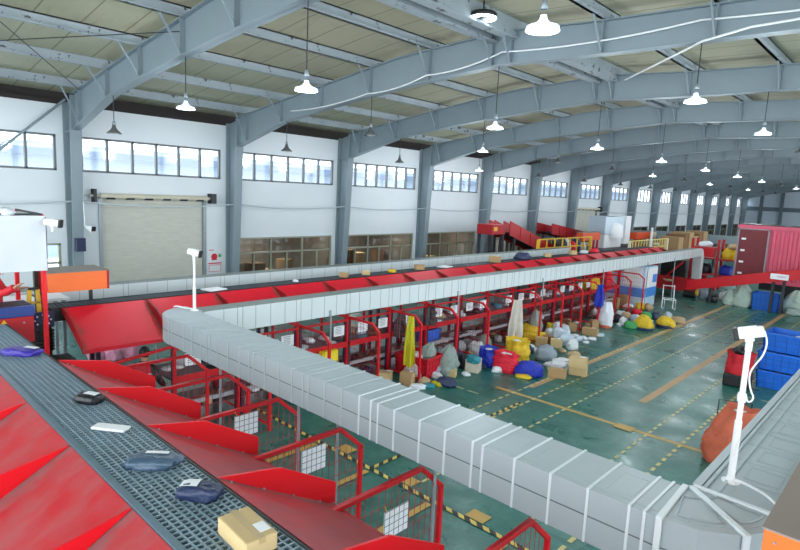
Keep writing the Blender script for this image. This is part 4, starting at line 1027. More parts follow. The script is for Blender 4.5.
b = MB(); b.b2((-21.4, PX0-.12, 2.55), (-21.12, PX0+.16, 3.0)); o = build('switch_box', b, NAVY, off=(-21.3, PX0, 2.55)); tag(o, 'dark blue switch box on the first wall column below the camera', 'box')

# ================================================================== LEFT END: booth, workers, feed conveyor
root = thing('tarpaulin_booth', 'pale tarpaulin booth on red posts at the left edge', 'booth', (-12.3, 1.5, 0)); of = (-12.3, 1.5, 0)
def sheet(p0, p1, z0, z1, sd, nu=30, nv=14):
    m = MB(); vs = []; p0 = Vector((*p0, 0)); p1 = Vector((*p1, 0)); d = (p1-p0).normalized(); nn = Vector((d.y, -d.x, 0))
    for side in (0, .012):
        for j in range(nv+1):
            for i in range(nu+1):
                q = p0.lerp(p1, i/nu); v = j/nv; f = .035*nz((i*.2, v*.6-i*.09, 0), 1.6, sd)*(.3+v) + .012*nz((i*.5, v, 1), 2, sd)
                q = q+nn*(f+side); vs.append((q.x, q.y, z1+(z0-z1)*v+.012*nz((i*.3, 0, 2), 1, sd)*v))
    w_ = nu+1; n1 = w_*(nv+1); fs = []
    for j in range(nv):
        for i in range(nu):
            a = (j*w_+i, j*w_+i+1, (j+1)*w_+i+1, (j+1)*w_+i); fs.append(a); fs.append(tuple(n1+k for k in a[::-1]))
    m.add(vs, fs, 0, True); return m
build('curtain', sheet((-11.45, 0), (-11.45, 2.99), 3.36, 4.33, 3), TARP, root, off=of); build('curtain', sheet((-11.45, 2.99), (-13.2, 2.99), 3.4, 4.33, 4), TARP, root, off=of); build('roof_sheet', MB().b2((-13.2, 0, 4.31), (-11.5, 2.93, 4.325)), TARP, root, off=of)
b = MB(); b.bar((-11.5, 0, 4.35), (-11.5, 2.95, 4.35), .035); b.bar((-11.5, 2.95, 4.35), (-13.2, 2.95, 4.35), .035); build('top_pipe', b, DARK, root, off=of)
for x, y in ((-11.53, 2.95), (-13.15, 2.9), (-13.15, 0)):
    b = MB(); b.b2((x-.035, y-.035, 0), (x+.035, y+.035, 4.35)); build('post', b, REDB, root, off=of)
b = m_blob(.35, .25, .14, 66); o = soft('poly_bag', 'small white bag lying on top of the tarpaulin booth', 'bag', b, C_['white'], (-11.6, 2.45, 4.33))
root = thing('work_platform', 'grey work platform behind the feed conveyor at the left edge', 'platform', (-13.2, 1.2, 0)); of = (-13.2, 1.2, 0)
build('deck', MB().b2((-13.6, -.5, 1.55), (-12.1, 2.85, 1.63)), GREYT, root, off=of)
for x, y in ((-13.5, -.4), (-12.2, -.4), (-13.5, 2.75), (-12.2, 2.75)): build('leg', MB().b2((x-.04, y-.04, 0), (x+.04, y+.04, 1.55)), DARK, root, off=of)
root = thing('feed_conveyor', 'short blue and red feed conveyor at the upper end of the near belt', 'conveyor', (-11.55, 2, 0)); of = (-11.55, 2, 0)
build('side_panel', MB().b2((-11.29, .4, 2.14), (-11.25, 2.7, 2.6)), REDM, root, off=of, bevel=.01); build('top_frame', MB().b2((-11.9, .4, 2.6), (-11.24, 2.72, 2.78)), BLUE, root, off=of, bevel=.02)
build('belt', MB().b2((-11.82, .42, 2.78), (-11.36, 2.68, 2.785)), BELT, root, off=of)
build('warning_sign', MB().prism([(-11.249, 2.18, 2.46), (-11.249, 2.34, 2.46), (-11.249, 2.26, 2.58)], (.004, 0, 0)), YEL, root, off=of)
for y in (.6, 2.5): build('leg', MB().b2((-11.6, y-.04, 0), (-11.5, y+.04, 2.6)), REDM, root, off=of)
for y, z in ((1.9, 2.2), (2.2, 2.2), (2.55, 2.5), (2.55, 2.2)):
    b = MB(); b.tube([(-11.25, y, z), (-11.235, y, z)], .016, 8); build('bolt', b, GALV, root, off=of)
root = thing('drive_unit', 'navy bolted drive plate with black motor at the near end of the long belt', 'machine', (-11.9, 3.0, 0)); of = (-11.9, 3.0, 0)
build('plate', MB().b2((-11.93, 2.78, 2.22), (-11.86, 3.18, 2.52)), NAVY, root, off=of, bevel=.01)
for i in range(8):
    a = 2*pi*i/8; y, z = 2.99+.13*cos(a), 2.37+.1*sin(a); b = MB(); b.tube([(-11.86, y, z), (-11.845, y, z)], .014, 8); build('bolt', b, WHITE, root, off=of)
b = MB()
for i in range(7): b.lathe([(.17, 0), (.21, .02), (.17, .05)], (-12.0, 3.0, 1.75+i*.06), 16)
b.tube([(-12.0, 3.0, 0), (-12.0, 3.0, 2.3)], .16, 14); build('motor', b, BLACK, root, off=of)
build('chain_guard', MB().b2((-11.99, 2.62, 1.5), (-11.9, 2.76, 2.6)), BLACK, root, off=of)
root = thing('machine_cabinet', 'black machine cabinet with white cable loops under the first long chute', 'machine', (-11.3, 3.15, 0)); build('body', MB().b2((-.2, -.2, 0), (.25, .14, 1.78)), BLACK, root, bevel=.02)
b = MB(); b.soft_tube([(.26, -.1, 1.2), (.32, -.05, 1.5), (.3, .06, 1.72), (.3, .1, 1.5), (.27, .05, 1.25)], .02, 7); build('cable_loop', b, WHITE, root); b = MB(); b.b2((.25, -.12, 1.3), (.26, -.02, 1.42)); build('label_plate', b, PAPER, root)
root = thing('feed_table', 'white topped feed table behind the drive unit', 'table', (-12.6, 3.1, 0)); of = (-12.6, 3.1, 0)
build('top', MB().b2((-13.6, 2.56, 2.52), (-12.85, 3.75, 2.56)), WHITE, root, off=of); build('strap', MB().b2((-13.6, 3.2, 2.56), (-12.85, 3.26, 2.568)), BLACK, root, off=of)
for x, y in ((-13.5, 3.65), (-12.95, 3.65)): build('leg', MB().b2((x-.03, y-.03, 0), (x+.03, y+.03, 2.52)), GALV, root, off=of)
root = thing('step_ladder', 'yellow step ladder beside the red post at the left', 'ladder', (-12.32, 2.98, 1.63)); 
for s_ in (-.14, .1):
    b = MB(); b.bar((.3*0, s_, 0), (0, s_*.55, 1.25), .05, .07); build('rail', b, YEL, root)
for z in (.25, .5, .75, 1.0): b = MB(); b.bar((0, -.14, z), (0, .1, z), .05, .03); build('step', b, YEL, root)
b = MB(); b.b2((-.04, -.09, 1.25), (.04, .07, 1.29)); build('cap', b, BLACK, root)
root = thing('control_post', 'dark red and black control post beside the tarpaulin booth', 'post', (-12.75, 3.05, 0)); build('column', MB().b2((.05, .05, 0), (.15, .15, 3.38)), REDM, root); build('black_rail', MB().b2((.15, .0, 2.2), (.22, .06, 3.35)), BLACK, root)
b = MB(); b.bar((.2, .06, 2.72), (.2, .34, 2.92), .03); build('handle', b, BLACK, root)
# orange boxes
root = thing('scanner_housing', 'orange box with a grey top standing over the near end of the long belt', 'scanner', (-12.4, 3.7, 0)); of = (-12.4, 3.7, 0)
build('housing', MB().b2((-12.9, 3.16, 2.83), (-12.06, 4.24, 3.2)), ORANGE, root, off=of, bevel=.004); build('top_sheet', MB().b2((-12.91, 3.15, 3.2), (-12.05, 4.25, 3.212)), GREYT, root, off=of)
build('edge_strip', MB().b2((-12.062, 4.2, 2.83), (-12.052, 4.24, 3.2)), REDM, root, off=of)
for y in (3.25, 4.15): build('leg', MB().b2((-12.9, y-.03, 0), (-12.84, y+.03, 2.84)), DARK, root, off=of)
root = thing('scanner_housing', 'orange box with a dusty grey top at the lower right corner', 'scanner', (.2, 4.3, 0)); of = (.2, 4.3, 0)
build('housing', MB().b2((-.5, 3.67, 2.78), (.75, 4.95, 3.2)), ORANGE, root, off=of, bevel=.004); build('top_sheet', MB().b2((-.51, 3.66, 3.2), (.76, 4.96, 3.212)), mat('brown_grey_dusty_sheet', (150, 136, 128), .7, 0, .1, 2), root, off=of)
for x in (-.44, -.3, -.1): b = MB(); b.tube([(x, 3.67, 3.14), (x, 3.66, 3.14)], .008, 7); build('screw', b, GALV, root, off=of)
for x, y in ((.7, 3.75), (.7, 4.85)): build('leg', MB().b2((x-.03, y-.03, 0), (x+.03, y+.03, 2.79)), DARK, root, off=of)
# rail frame where the worker in the vest stands, pink sacks behind
root = thing('rail_frame', 'red tube rail frame in front of the worker in the red vest', 'rail', (-10.62, 4.0, 0)); of = (-10.62, 4.0, 0)
b = MB(); b.bar((-10.6, 2.9, 1.58), (-10.6, 5.05, 1.85), .05); build('top_rail', b, REDP, root, off=of)
for y, z in ((3.15, 1.6), (3.65, 1.66), (4.9, 1.95)): b = MB(); b.bar((-10.6, y, 0), (-10.6, y, z), .055); build('post', b, REDP, root, off=of)
b = MB(); b.b2((-10.65, 4.86, 1.93), (-10.55, 4.95, 1.98)); build('end_cap', b, WHITE, root, off=of)
for i, (px_, py_, w_) in enumerate(((98, 359, .8), (112, 358, .9), (126, 356, .9))):
    bag('pink cloth bag on the floor behind the red rail frame, %s from the left' % ordn(i), px_, py_, w_, .7, .75, C_['pink'], .4*i)

# ================================================================== PEOPLE
def skin(name, pts, edges, m, parent, root=0, sub=2):
    me = bpy.data.meshes.new(name); me.from_pydata([p[0] for p in pts], edges, []); o = bpy.data.objects.new(name, me); COL.objects.link(o); o.parent = parent
    sm = o.modifiers.new('skin', 'SKIN'); sm.use_smooth_shade = True
    if not me.skin_vertices: me.attributes.new('skin_vertex', 'FLOAT', 'POINT') if False else None
    lay = me.skin_vertices[0] if len(me.skin_vertices) else None
    if lay is None:
        bpy.context.view_layer.objects.active = o; bpy.ops.mesh.customdata_skin_add(); lay = me.skin_vertices[0]
    for i, p in enumerate(pts):
        r = p[1]; lay.data[i].radius = r if isinstance(r, tuple) else (r, r); lay.data[i].use_root = (i == root)
    sb = o.modifiers.new('sub', 'SUBSURF'); sb.levels = sub; sb.render_levels = sub; me.materials.append(m); return o
def person(label, loc, rz, top_m, leg_m, armL, armR, vest=None, bend=0.0):
    """standing figure facing local +y; arms given as (elbow, wrist) in local coordinates"""
    root = thing('person', label, 'person', loc, rz); B = bend
    pel = (0, 0, .95); ch = (0, .02+B*.5, 1.22); sh = (0, B, 1.43); nk = (0, .01+B*1.1, 1.52); hb = (0, .04+B*1.3, 1.60); ht = (0, .03+B*1.35, 1.72)
    P = [(pel, (.13, .09)), (ch, (.125, .085)), (sh, (.13, .07)), (nk, .052), (hb, (.078, .09)), (ht, (.075, .085))]; E_ = [(0, 1), (1, 2), (2, 3), (3, 4), (4, 5)]
    for s_, arm in ((-1, armL), (1, armR)):
        b0 = len(P); e_, w_ = Vector(arm[0]), Vector(arm[1]); P.append(((s_*.19, B, 1.41), .05)); P.append((tuple(e_), .042)); P.append((tuple(w_), .032)); d = (w_-e_).normalized(); pm = w_+d*.08; P.append((tuple(pm), (.042, .022)))
        E_ += [(2, b0), (b0, b0+1), (b0+1, b0+2), (b0+2, b0+3)]
        sx = d.cross(Vector((0, 0, 1))); sx = sx.normalized() if sx.length > .1 else Vector((1, 0, 0))
        for f, L_ in ((-.03, .07), (-.01, .085), (.01, .08), (.03, .065)):
            n0 = len(P); P.append((tuple(pm+sx*f+d*L_*.5), .009)); P.append((tuple(pm+sx*f*1.1+d*L_+Vector((0, 0, -.02))), .008)); E_ += [(b0+3, n0), (n0, n0+1)]
        n0 = len(P); P.append((tuple(w_+d*.05+sx*.05*s_), .011)); E_.append((b0+2, n0))
    for s_ in (-1, 1):
        b0 = len(P); P += [((s_*.09, 0, .86), .07), ((s_*.1, .015, .5), .055), ((s_*.1, -.01, .1), .042), ((s_*.1, .12, .04), (.045, .03))]; E_ += [(0, b0), (b0, b0+1), (b0+1, b0+2), (b0+2, b0+3)]
    skin('body', P, E_, SKIN, root)
    def loft(rings, mb, k=24, e=2.7):
        vs = []
        for (cx_, cy_, z, rx, ry) in rings:
            for i in range(k):
                a = 2*pi*i/k; sc = (abs(cos(a))**e+abs(sin(a))**e)**(-1/e); vs.append((cx_+rx*cos(a)*sc, cy_+ry*sin(a)*sc, z))
        mb.add(vs, [(r*k+i, r*k+(i+1) % k, (r+1)*k+(i+1) % k, (r+1)*k+i) for r in range(len(rings)-1) for i in range(k)], 0, True); return mb
    sb = MB(); loft([(0, 0, .84, .175, .125), (0, 0, .92, .178, .13), (0, B*.3, 1.1, .17, .125), (0, B*.6, 1.28, .185, .13), (0, B*.9, 1.4, .2, .115), (0, B, 1.46, .16, .095), (0, B*1.05, 1.5, .085, .075), (0, B*1.1, 1.53, .068, .066)], sb)
    for s_, arm in ((-1, armL), (1, armR)):
        w_ = Vector(arm[0]).lerp(Vector(arm[1]), .85); sb.soft_tube([(s_*.12, B*.95, 1.4), (s_*.21, B, 1.41), tuple(arm[0]), tuple(w_)], .066, 12)
    build('shirt', sb, top_m, root)
    tb = MB(); loft([(0, 0, .99, .165, .12), (0, 0, .9, .18, .132), (0, 0, .8, .175, .13), (0, 0, .77, .15, .1)], tb)
    for s_ in (-1, 1): tb.tube([(s_*.085, 0, .86), (s_*.095, .01, .65), (s_*.1, .015, .48), (s_*.1, 0, .08)], [.092, .088, .075, .066], 14)
    build('trousers', tb, leg_m, root)
    for s_ in (-1, 1): b = MB(); b.merge(m_blob(.1, .27, .09, 3, amp=.05, nu=14, nv=8), (s_*.1, .06, 0)); build('shoe', b, BLACK, root)
    b = MB(); c_ = Vector((0, .02+B*1.35, 1.68)); vs = []; 
    hairm = m_blob(.19, .22, .2, 5, 2.2, .06, 20, 10, .35); b.merge(hairm, (c_.x, c_.y-.02, c_.z-.07)); build('hair', b, HAIR, root)
    for s_ in (-1, 1):
        b = MB(); b.merge(m_blob(.02, .04, .06, 6, amp=.02, nu=8, nv=6), (s_*.088, c_.y, 1.6)); build('ear', b, SKIN, root)
        b = MB(); b.merge(m_blob(.022, .012, .014, 6, amp=0, nu=8, nv=6), (s_*.034, c_.y+.1, 1.635)); build('eye', b, BLACK, root)
    b = MB(); b.prism([(-.014, c_.y+.1, 1.59), (.014, c_.y+.1, 1.59), (0, c_.y+.1, 1.645)], (0, .018, -.006)); build('nose', b, SKIN, root)
    b = MB(); b.b2((-.025, c_.y+.098, 1.562), (.025, c_.y+.108, 1.572)); build('mouth', b, mat('lips', (160, 92, 86), .5), root)
    if vest:
        vb = MB(); loft([(0, 0, .86, .192, .142), (0, B*.3, 1.08, .188, .142), (0, B*.6, 1.28, .2, .146), (0, B*.9, 1.4, .2, .13), (0, B, 1.47, .15, .108)], vb); v = build('safety_vest', vb, vest, root)
        for z, hh in ((1.0, .05), (1.26, .05)):
            q = (z-.86)/.54; build('reflective_band', loft([(0, B*q, z, .2, .152), (0, B*q, z+hh, .202, .153)], MB()), PAPER, v)
        letters('vest_lettering', 'J&T EXPRESS', PAPER, v, (0, B*.5-.158, 1.16), .062, (1, 0, 0), (0, 0, 1))
    return root
person('worker in a red vest with white bands, seen from behind at the red rail', (-10.95, 4.42, 0), radians(35), C_['black'], C_['navy'], ((-.3, .08, 1.15), (-.22, .3, 1.05)), ((.32, .05, 1.16), (.26, .28, 1.0)), mat('red_vest', (198, 22, 40), .6, 0, .08, 6), .05)
person('worker in a red shirt and black trousers reaching across behind the booth curtain', (-12.45, 2.36, 1.63), radians(-25), mat('red_shirt', (214, 30, 44), .7, 0, .08, 6), BLACK, ((-.32, .1, 1.2), (-.3, .35, 1.25)), ((.36, .22, 1.25), (.5, .48, 1.42)), None, .03)
for i, (px_, X, Y, z, w_, h_) in enumerate(((400, -10.85, 11.4, 1.7, .5, .75), (428, -10.85, 12.7, 1.7, .6, .6))):
    o = build('hanging_cloth', m_cloth(w_, h_, 20+i), C_['black']); o.location = (X+.3, Y, 1.74); o.rotation_euler = (0, 0, pi/2); tag(o, 'black cloth hanging from the table rail, %s of two' % ('left' if i == 0 else 'right'), 'cloth')

# ================================================================== WALL THINGS
root = thing('wall_poster', 'white wall notice with a red disc right of the roller door', 'poster', (-21.99, 11.97, 1.33)); rd = mat('poster_red', (216, 36, 60), .6); gn = mat('poster_green', (90, 180, 110), .6)
build('sheet', MB().b2((0, -.32, 0), (.01, .32, 1.04)), PAPER, root)
b = MB(); b.tube([(.01, -.03, .68), (.014, -.03, .68)], .14, 18); b.b2((.01, -.3, .38), (.014, .3, .43)); build('red_disc', b, rd, root); b = MB(); b.b2((.01, -.27, .95), (.014, -.05, .98)); b.b2((.01, -.16, .54), (.014, .1, .57)); build('red_text_line', b, rd, root)
b = MB(); b.tube([(.01, .22, .72), (.014, .22, .72)], .08, 12); build('green_disc', b, gn, root)
b = MB(); 
for y0_, y1_, z0_, z1_ in ((-.28, .28, .04, .06), (-.28, .28, .32, .34), (-.28, -.26, .04, .34), (.26, .28, .04, .34)): b.b2((.01, y0_, z0_), (.014, y1_, z1_))
build('red_frame', b, rd, root)
for i, (a, b_) in enumerate(lows[1:8]):
    for q in range(5):
        w_ = .5+.35*rnd.random(); h_ = .7+1.1*rnd.random(); y = a+.45+(b_-a-.9)*(q+.5)/5
        carton('stack of brown cartons behind the %s lower window' % ordn(i+1) if False else 'brown carton stored behind the %s lower window along the wall' % ordn(i+1), w_, w_*.9, h_, (-23.4-rnd.random()*.4, y, .0 if q % 2 else .55*0), .1*q, [CARD, CARDD, CARDL][q % 3], 'cartons behind the lower windows', slip=False, tape=False)

# ================================================================== FAR END OF THE HALL
# container on its trailer
root = thing('shipping_container', 'pink-red corrugated shipping container with a maroon end door, on a trailer', 'container', (-1.6, 35.2, 0)); of = (-1.6, 35.2, 0)
b = MB(); b.b2((-7.65, 34.08, 1.28), (4.4, 36.4, 4.16)); build('box', b, CONT, root, off=of)
b = MB(); x = -6.1
while x < 4.2: b.prism([(x, 34.09, 1.45), (x+.05, 34.0, 1.45), (x+.17, 34.0, 1.45), (x+.22, 34.09, 1.45)], (0, 0, 2.5)); x += .36
build('corrugation', b, CONT, root, off=of)
b = MB(); b.b2((-7.66, 34.0, 4.02), (4.4, 34.08, 4.2)); b.b2((-7.66, 34.0, 1.28), (4.4, 34.08, 1.45)); build('frame_rail', b, CONT, root, off=of); build('roof_sheet', MB().b2((-7.65, 34.0, 4.2), (4.4, 36.4, 4.24)), DARK, root, off=of)
dd = build('door', MB().b2((-7.55, 33.97, 1.3), (-6.25, 34.06, 3.98)), MAROON, root, off=of)
b = MB()
for a0, a1, z0_, z1_ in ((-7.62, -7.54, 1.3, 4.0), (-6.27, -6.19, 1.3, 4.0), (-7.62, -6.19, 3.96, 4.02)): b.b2((a0, 33.95, z0_), (a1, 34.0, z1_))
build('door_frame', b, mat('grey_door_frame', (150, 136, 144), .5, .2), dd, off=of).location = (0, 0, 0)
for i in range(4): build('door_panel', MB().b2((-7.45, 33.95, 1.42+i*.63), (-6.35, 33.98, 1.98+i*.63)), MAROON, dd, off=of); build('door_label', MB().b2((-7.42, 33.93, 1.62+i*.6), (-7.22, 33.95, 1.72+i*.6)), PAPER, dd, off=of)
build('chassis', MB().b2((-6.5, 34.6, .85), (4.2, 35.8, 1.28)), BLACK, root, off=of)
for x in (-5.0, -3.8, -2.6, 2.6):
    b = MB(); b.tube([(x, 34.15, .5), (x, 34.5, .5)], .5, 20); build('wheel', b, BLACK, root, off=of)
for x in (-.5,): build('landing_leg', MB().b2((x-.08, 34.5, 0), (x+.08, 34.7, .9)), DARK, root, off=of)
# inclined red conveyor
root = thing('inclined_conveyor', 'bright red inclined conveyor rising to the right in front of the container', 'conveyor', (-6.5, 32.9, 0)); of = (-6.5, 32.9, 0)
def sl(x): return 1.07+(x+9.4)*.25
for yy in (32.45, 33.25):
    b = MB(); b.prism([(-9.4, yy, sl(-9.4)-.5), (2, yy, sl(2)-.5), (2, yy, sl(2)), (-9.4, yy, sl(-9.4))], (0, .05, 0))
    x = -9.2
    while x < 2: b.b2((x-.02, yy-.02, sl(x)-.47), (x+.02, yy+.07, sl(x)-.02)); x += .95
    build('side_panel', b, REDP, root, off=of)
b = MB(); b.prism([(-9.4, 32.5, sl(-9.4)-.2), (2, 32.5, sl(2)-.2), (2, 32.5, sl(2)-.16), (-9.4, 32.5, sl(-9.4)-.16)], (0, .75, 0)); build('belt', b, BELT, root, off=of)
for x in (-8.3, -5.55, -5.1, -2): build('leg', MB().b2((x-.06, 32.7, 0), (x+.06, 32.85, sl(x)-.4)), DARK, root, off=of)
sg = build('sign_plate', MB().b2((-5.65, 32.4, 1.7), (-4.9, 32.43, 1.97)), PAPER, root, off=of)
letters('sign_lettering', 'J&T EXPRESS', mat('sign_red', (206, 30, 60), .6), sg, (-5.275+6.5, 32.398-32.9, 1.835), .1, (1, 0, .06), (0, 0, 1), 'red lettering on the white plate')
root = thing('conveyor_base', 'low red conveyor running left from the foot of the inclined conveyor', 'conveyor', (-12, 33.9, 0)); of = (-12, 33.9, 0)
for yy in (33.75, 34.55):
    b = MB(); b.b2((-15.5, yy, .3), (-9.45, yy+.05, .98))
    for i in range(7): b.b2((-15.3+i*.95, yy-.02, .32), (-15.26+i*.95, yy+.07, .96))
    build('side_panel', b, REDM, root, off=of)
build('belt', MB().b2((-15.5, 33.8, .7), (-9.45, 34.55, .74)), BELT, root, off=of)
for x in (-15, -12, -9.8): build('leg', MB().b2((x-.06, 34.0, 0), (x+.06, 34.2, .5)), DARK, root, off=of)
build('motor', MB().tube([(-9.8, 33.6, .22), (-9.2, 33.6, .22)], .2, 14), BLACK, root, off=of); build('motor_cap', MB().tube([(-9.2, 33.6, .35), (-9.1, 33.6, .35)], .17, 14), YEL, root, off=of)
# dark machine behind the duct drop, orange braces
root = thing('sorting_machine', 'black sorting machine with orange slanted beams behind the duct drop', 'machine', (-12, 37, 0)); of = (-12, 37, 0)
build('cabinet', MB().b2((-14.2, 37.6, .2), (-11.1, 38.9, 1.66)), BLACK, root, off=of); build('base', MB().b2((-14.0, 37.7, 0), (-11.3, 38.8, .2)), DARK, root, off=of)
for x0_, z0_, x1_, z1_, m_ in ((-13.7, .5, -12.5, 1.6, ORANGED), (-12.2, .5, -11.2, 1.6, REDP)):
    b = MB(); b.bar((x0_, 37.52, z0_), (x1_, 37.52, z1_), .08, .3 if m_ is ORANGED else .1); build('slanted_beam', b, m_, root, off=of)
build('frame_post', MB().b2((-12.65, 37.45, .2), (-12.5, 37.55, 1.66)), GALV, root, off=of)
carton('tan cardboard box propped against the black sorting machine', .8, .6, .7, (-13.1, 36.3, .98), .5, CARD, tilt=.0) if False else carton('tan cardboard box riding on the low red conveyor', .9, .65, .8, (-12.9, 34.2, .745), .5, CARD)
bag('white and brown wrapped parcels on the low red conveyor', 668, 281, 1.3, .6, .35, C_['tan'], 0, z=.745)
# panel cabinet at the end of the tables
root = thing('panel_cabinet', 'white and blue panelled cabinet under the far end of the long duct', 'cabinet', (-10.9, 28.6, 0)); of = (-10.9, 28.6, 0)
build('body', MB().b2((-11.9, 28.0, 0), (-10.0, 29.6, 2.0)), mat('pale_blue_panel', (196, 222, 238), .4, 0, .06, 2), root, off=of, bevel=.02); build('blue_band', MB().b2((-11.92, 27.98, .5), (-9.98, 29.62, .95)), mat('blue_panel', (64, 138, 216), .4), root, off=of)
build('front_panel', MB().b2((-11.0, 27.95, 1.05), (-10.15, 28.0, 1.95)), WHITE, root, off=of); build('side_panel', MB().b2((-10.0, 28.1, 1.0), (-9.95, 29.5, 1.9)), WHITE, root, off=of); build('side_mark', MB().b2((-9.952, 28.9, 1.2), (-9.94, 29.45, 1.6)), mat('blue_panel', (64, 138, 216), .4), root, off=of)
# red troughs on the left behind the back duct
def trough(label, X, pts, w, h, wd, m=REDM):
    root = thing('inclined_trough', label, 'chute', (X, pts[0][0], 0)); of = (X, pts[0][0], 0)
    (y0_, z0_), (y1_, z1_) = pts
    for xx in (X-wd/2, X+wd/2):
        b = MB(); b.prism([(xx, y0_, z0_), (xx, y1_, z1_), (xx, y1_, z1_-h), (xx, y0_, z0_-h)], (.05, 0, 0))
        n_ = int(abs(y1_-y0_)/1.0)
        for i in range(1, n_): t = i/n_; y = y0_+(y1_-y0_)*t; z = z0_+(z1_-z0_)*t; b.b2((xx-.02, y-.02, z-h+.05), (xx+.08, y+.02, z-.05))
        build('side_panel', b, m, root, off=of)
    b = MB(); b.prism([(X-wd/2, y0_, z0_-h+.1), (X-wd/2, y1_, z1_-h+.1), (X-wd/2, y1_, z1_-h+.14), (X-wd/2, y0_, z0_-h+.14)], (wd, 0, 0)); build('bed', b, BELT, root, off=of)
    for t in (.12, .5, .88):
        y = y0_+(y1_-y0_)*t; z = z0_+(z1_-z0_)*t-h
        for xx in (X-wd/2+.05, X+wd/2-.05): build('leg', MB().b2((xx-.05, y-.05, 0), (xx+.05, y+.05, z)), DARK, root, off=of)
    return root
trough('wide dark red inclined trough behind the back duct, front one', -17.0, [(25.9, 3.82), (31.2, 2.25)], 0, .75, 1.0); trough('dark red inclined trough behind the front one', -18.9, [(28.2, 3.7), (33.2, 2.3)], 0, .8, 1.0)
root = thing('trough_head', 'dark red drive head at the top of the inclined troughs', 'machine', (-17.1, 25.0, 0)); of = (-17.1, 25, 0); build('housing', MB().b2((-17.6, 24.5, 3.1), (-16.6, 25.7, 3.62)), REDM, root, off=of, bevel=.03); build('yellow_sticker', MB().b2((-16.6, 24.6, 3.3), (-16.58, 24.9, 3.5)), YEL, root, off=of)
for x, y in ((-17.5, 24.6), (-16.7, 24.6), (-17.5, 25.6), (-16.7, 25.6)): build('leg', MB().b2((x-.06, y-.06, 0), (x+.06, y+.06, 3.1)), DARK, root, off=of)
trough('far dark red inclined trough beyond the first ones', -19.0, [(34.0, 3.5), (41.0, 2.6)], 0, .7, 1.1)
# yellow railings and the far platform
def railing(label, p0, p1, z0, h, n_, m, mp=None):
    root = thing('safety_railing', label, 'railing', (*p0, z0)); of = (*p0, z0); p0 = Vector((*p0, 0)); p1 = Vector((*p1, 0))
    for z in (h, h*.5, .05):
        b = MB(); a = p0.copy(); c = p1.copy(); a.z = c.z = z0+z; b.bar(a, c, .06); build('rail', b, m, root, off=of)
    for i in range(n_+1):
        q = p0.lerp(p1, i/n_); b = MB(); b.bar((q.x, q.y, z0), (q.x, q.y, z0+h), .06 if 0 < i < n_ else .14); build('post', b, (mp or m) if i in (0, n_) else m, root, off=of)
def deck(label, x0, y0, x1, y1, z, m=DARK):
    root = thing('platform', label, 'platform', ((x0+x1)/2, (y0+y1)/2, 0)); of = ((x0+x1)/2, (y0+y1)/2, 0); build('deck', MB().b2((x0, y0, z-.15), (x1, y1, z)), m, root, off=of)
    for x in (x0+.1, x1-.1):
        for y in (y0+.1, y1-.1): build('leg', MB().b2((x-.07, y-.07, 0), (x+.07, y+.07, z-.15)), DARK, root, off=of)
deck('dark narrow work platform beyond the back duct behind the yellow railing', -16.35, 26.2, -14.9, 32.6, 2.0); deck('dark wide work platform carrying the orange boxes and the control cabinet', -18.2, 32.7, -14.9, 45, 2.0); railing('yellow railing along the left platform', (-15, 26.4), (-15, 32.5), 2.0, .95, 7, YEL)
deck('dark walkway platform behind the far part of the long duct', -14.7, 35.0, -13.1, 52, 1.85); railing('pale yellow railing behind the long duct, left of the brown cartons', (-13.2, 33.9), (-13.2, 40.3), 1.85, .95, 14, mat('pale_yellow_paint', (238, 210, 120), .5), CREAM)
for i, (px_, py_, w_, h_, m_) in enumerate(((562, 240, .7, .85, 'black'), (566, 240, .65, .8, 'white'), (571, 241, .65, .7, 'red'), (576, 239, .7, .85, 'navy'), (581, 241, .6, .6, 'white'))):
    y, z = atX(px_, py_, -15.7); seed += 1; soft('poly_bag', '%s bag heaped on the left platform behind the yellow railing%s' % (m_, ', right one' if i == 4 else ''), 'bag', m_blob(w_, w_*.8, h_, seed), C_[m_], (-15.7, y, 2.0))
def slab(name, label, cat, lo, hi, m, zl, extra=None):
    root = thing(name, label, cat, ((lo[0]+hi[0])/2, (lo[1]+hi[1])/2, zl)); of = ((lo[0]+hi[0])/2, (lo[1]+hi[1])/2, zl); build('housing', MB().b2(lo, hi), m, root, off=of, bevel=.02)
    build('top_sheet', MB().b2((lo[0]-.02, lo[1]-.02, hi[2]), (hi[0]+.02, hi[1]+.02, hi[2]+.03)), GREYT, root, off=of)
    for y in (lo[1]+.2, hi[1]-.2):
        for x in (lo[0]+.08, hi[0]-.08): build('leg', MB().b2((x-.05, y-.05, zl), (x+.05, y+.05, lo[2])), REDP, root, off=of)
    return root
slab('scanner_housing', 'orange box on legs on the left platform, nearer of two', 'scanner', (-16.2, 33.1, 2.6), (-15.8, 35.6, 3.1), ORANGED, 2.0)
o = slab('scanner_housing', 'orange box on legs on the left platform, farther of two', 'scanner', (-16.9, 41.2, 2.5), (-15.6, 44.8, 3.0), ORANGED, 2.0); build('white_panel', MB().b2((-15.6, 43.6, 2.55), (-15.57, 44.6, 2.98)), CREAM, o, off=((-16.9-15.6)/2, 42.6, 2.0))
root = thing('control_cabinet', 'large pale grey control cabinet on the far platform', 'cabinet', (-16.6, 38.4, 2.0)); build('body', MB().b2((-.6, -1.7, .9), (.6, 1.4, 2.1)), mat('pale_cabinet', (186, 202, 214), .4, .1, .06, 2), root, bevel=.03); build('white_tank', MB().lathe([(0, 1.72), (.3, 1.66), (.5, 1.5), (.55, 1.0), (.55, .7)], (.62, -.2, 0), 18), WHITE, root); build('side_door', MB().b2((.3, 1.42, .2), (.7, 2.3, 2.15)), WHITE, root); build('stand', MB().b2((-.5, -1.5, 0), (.5, 1.3, .9)), WHITE, root)
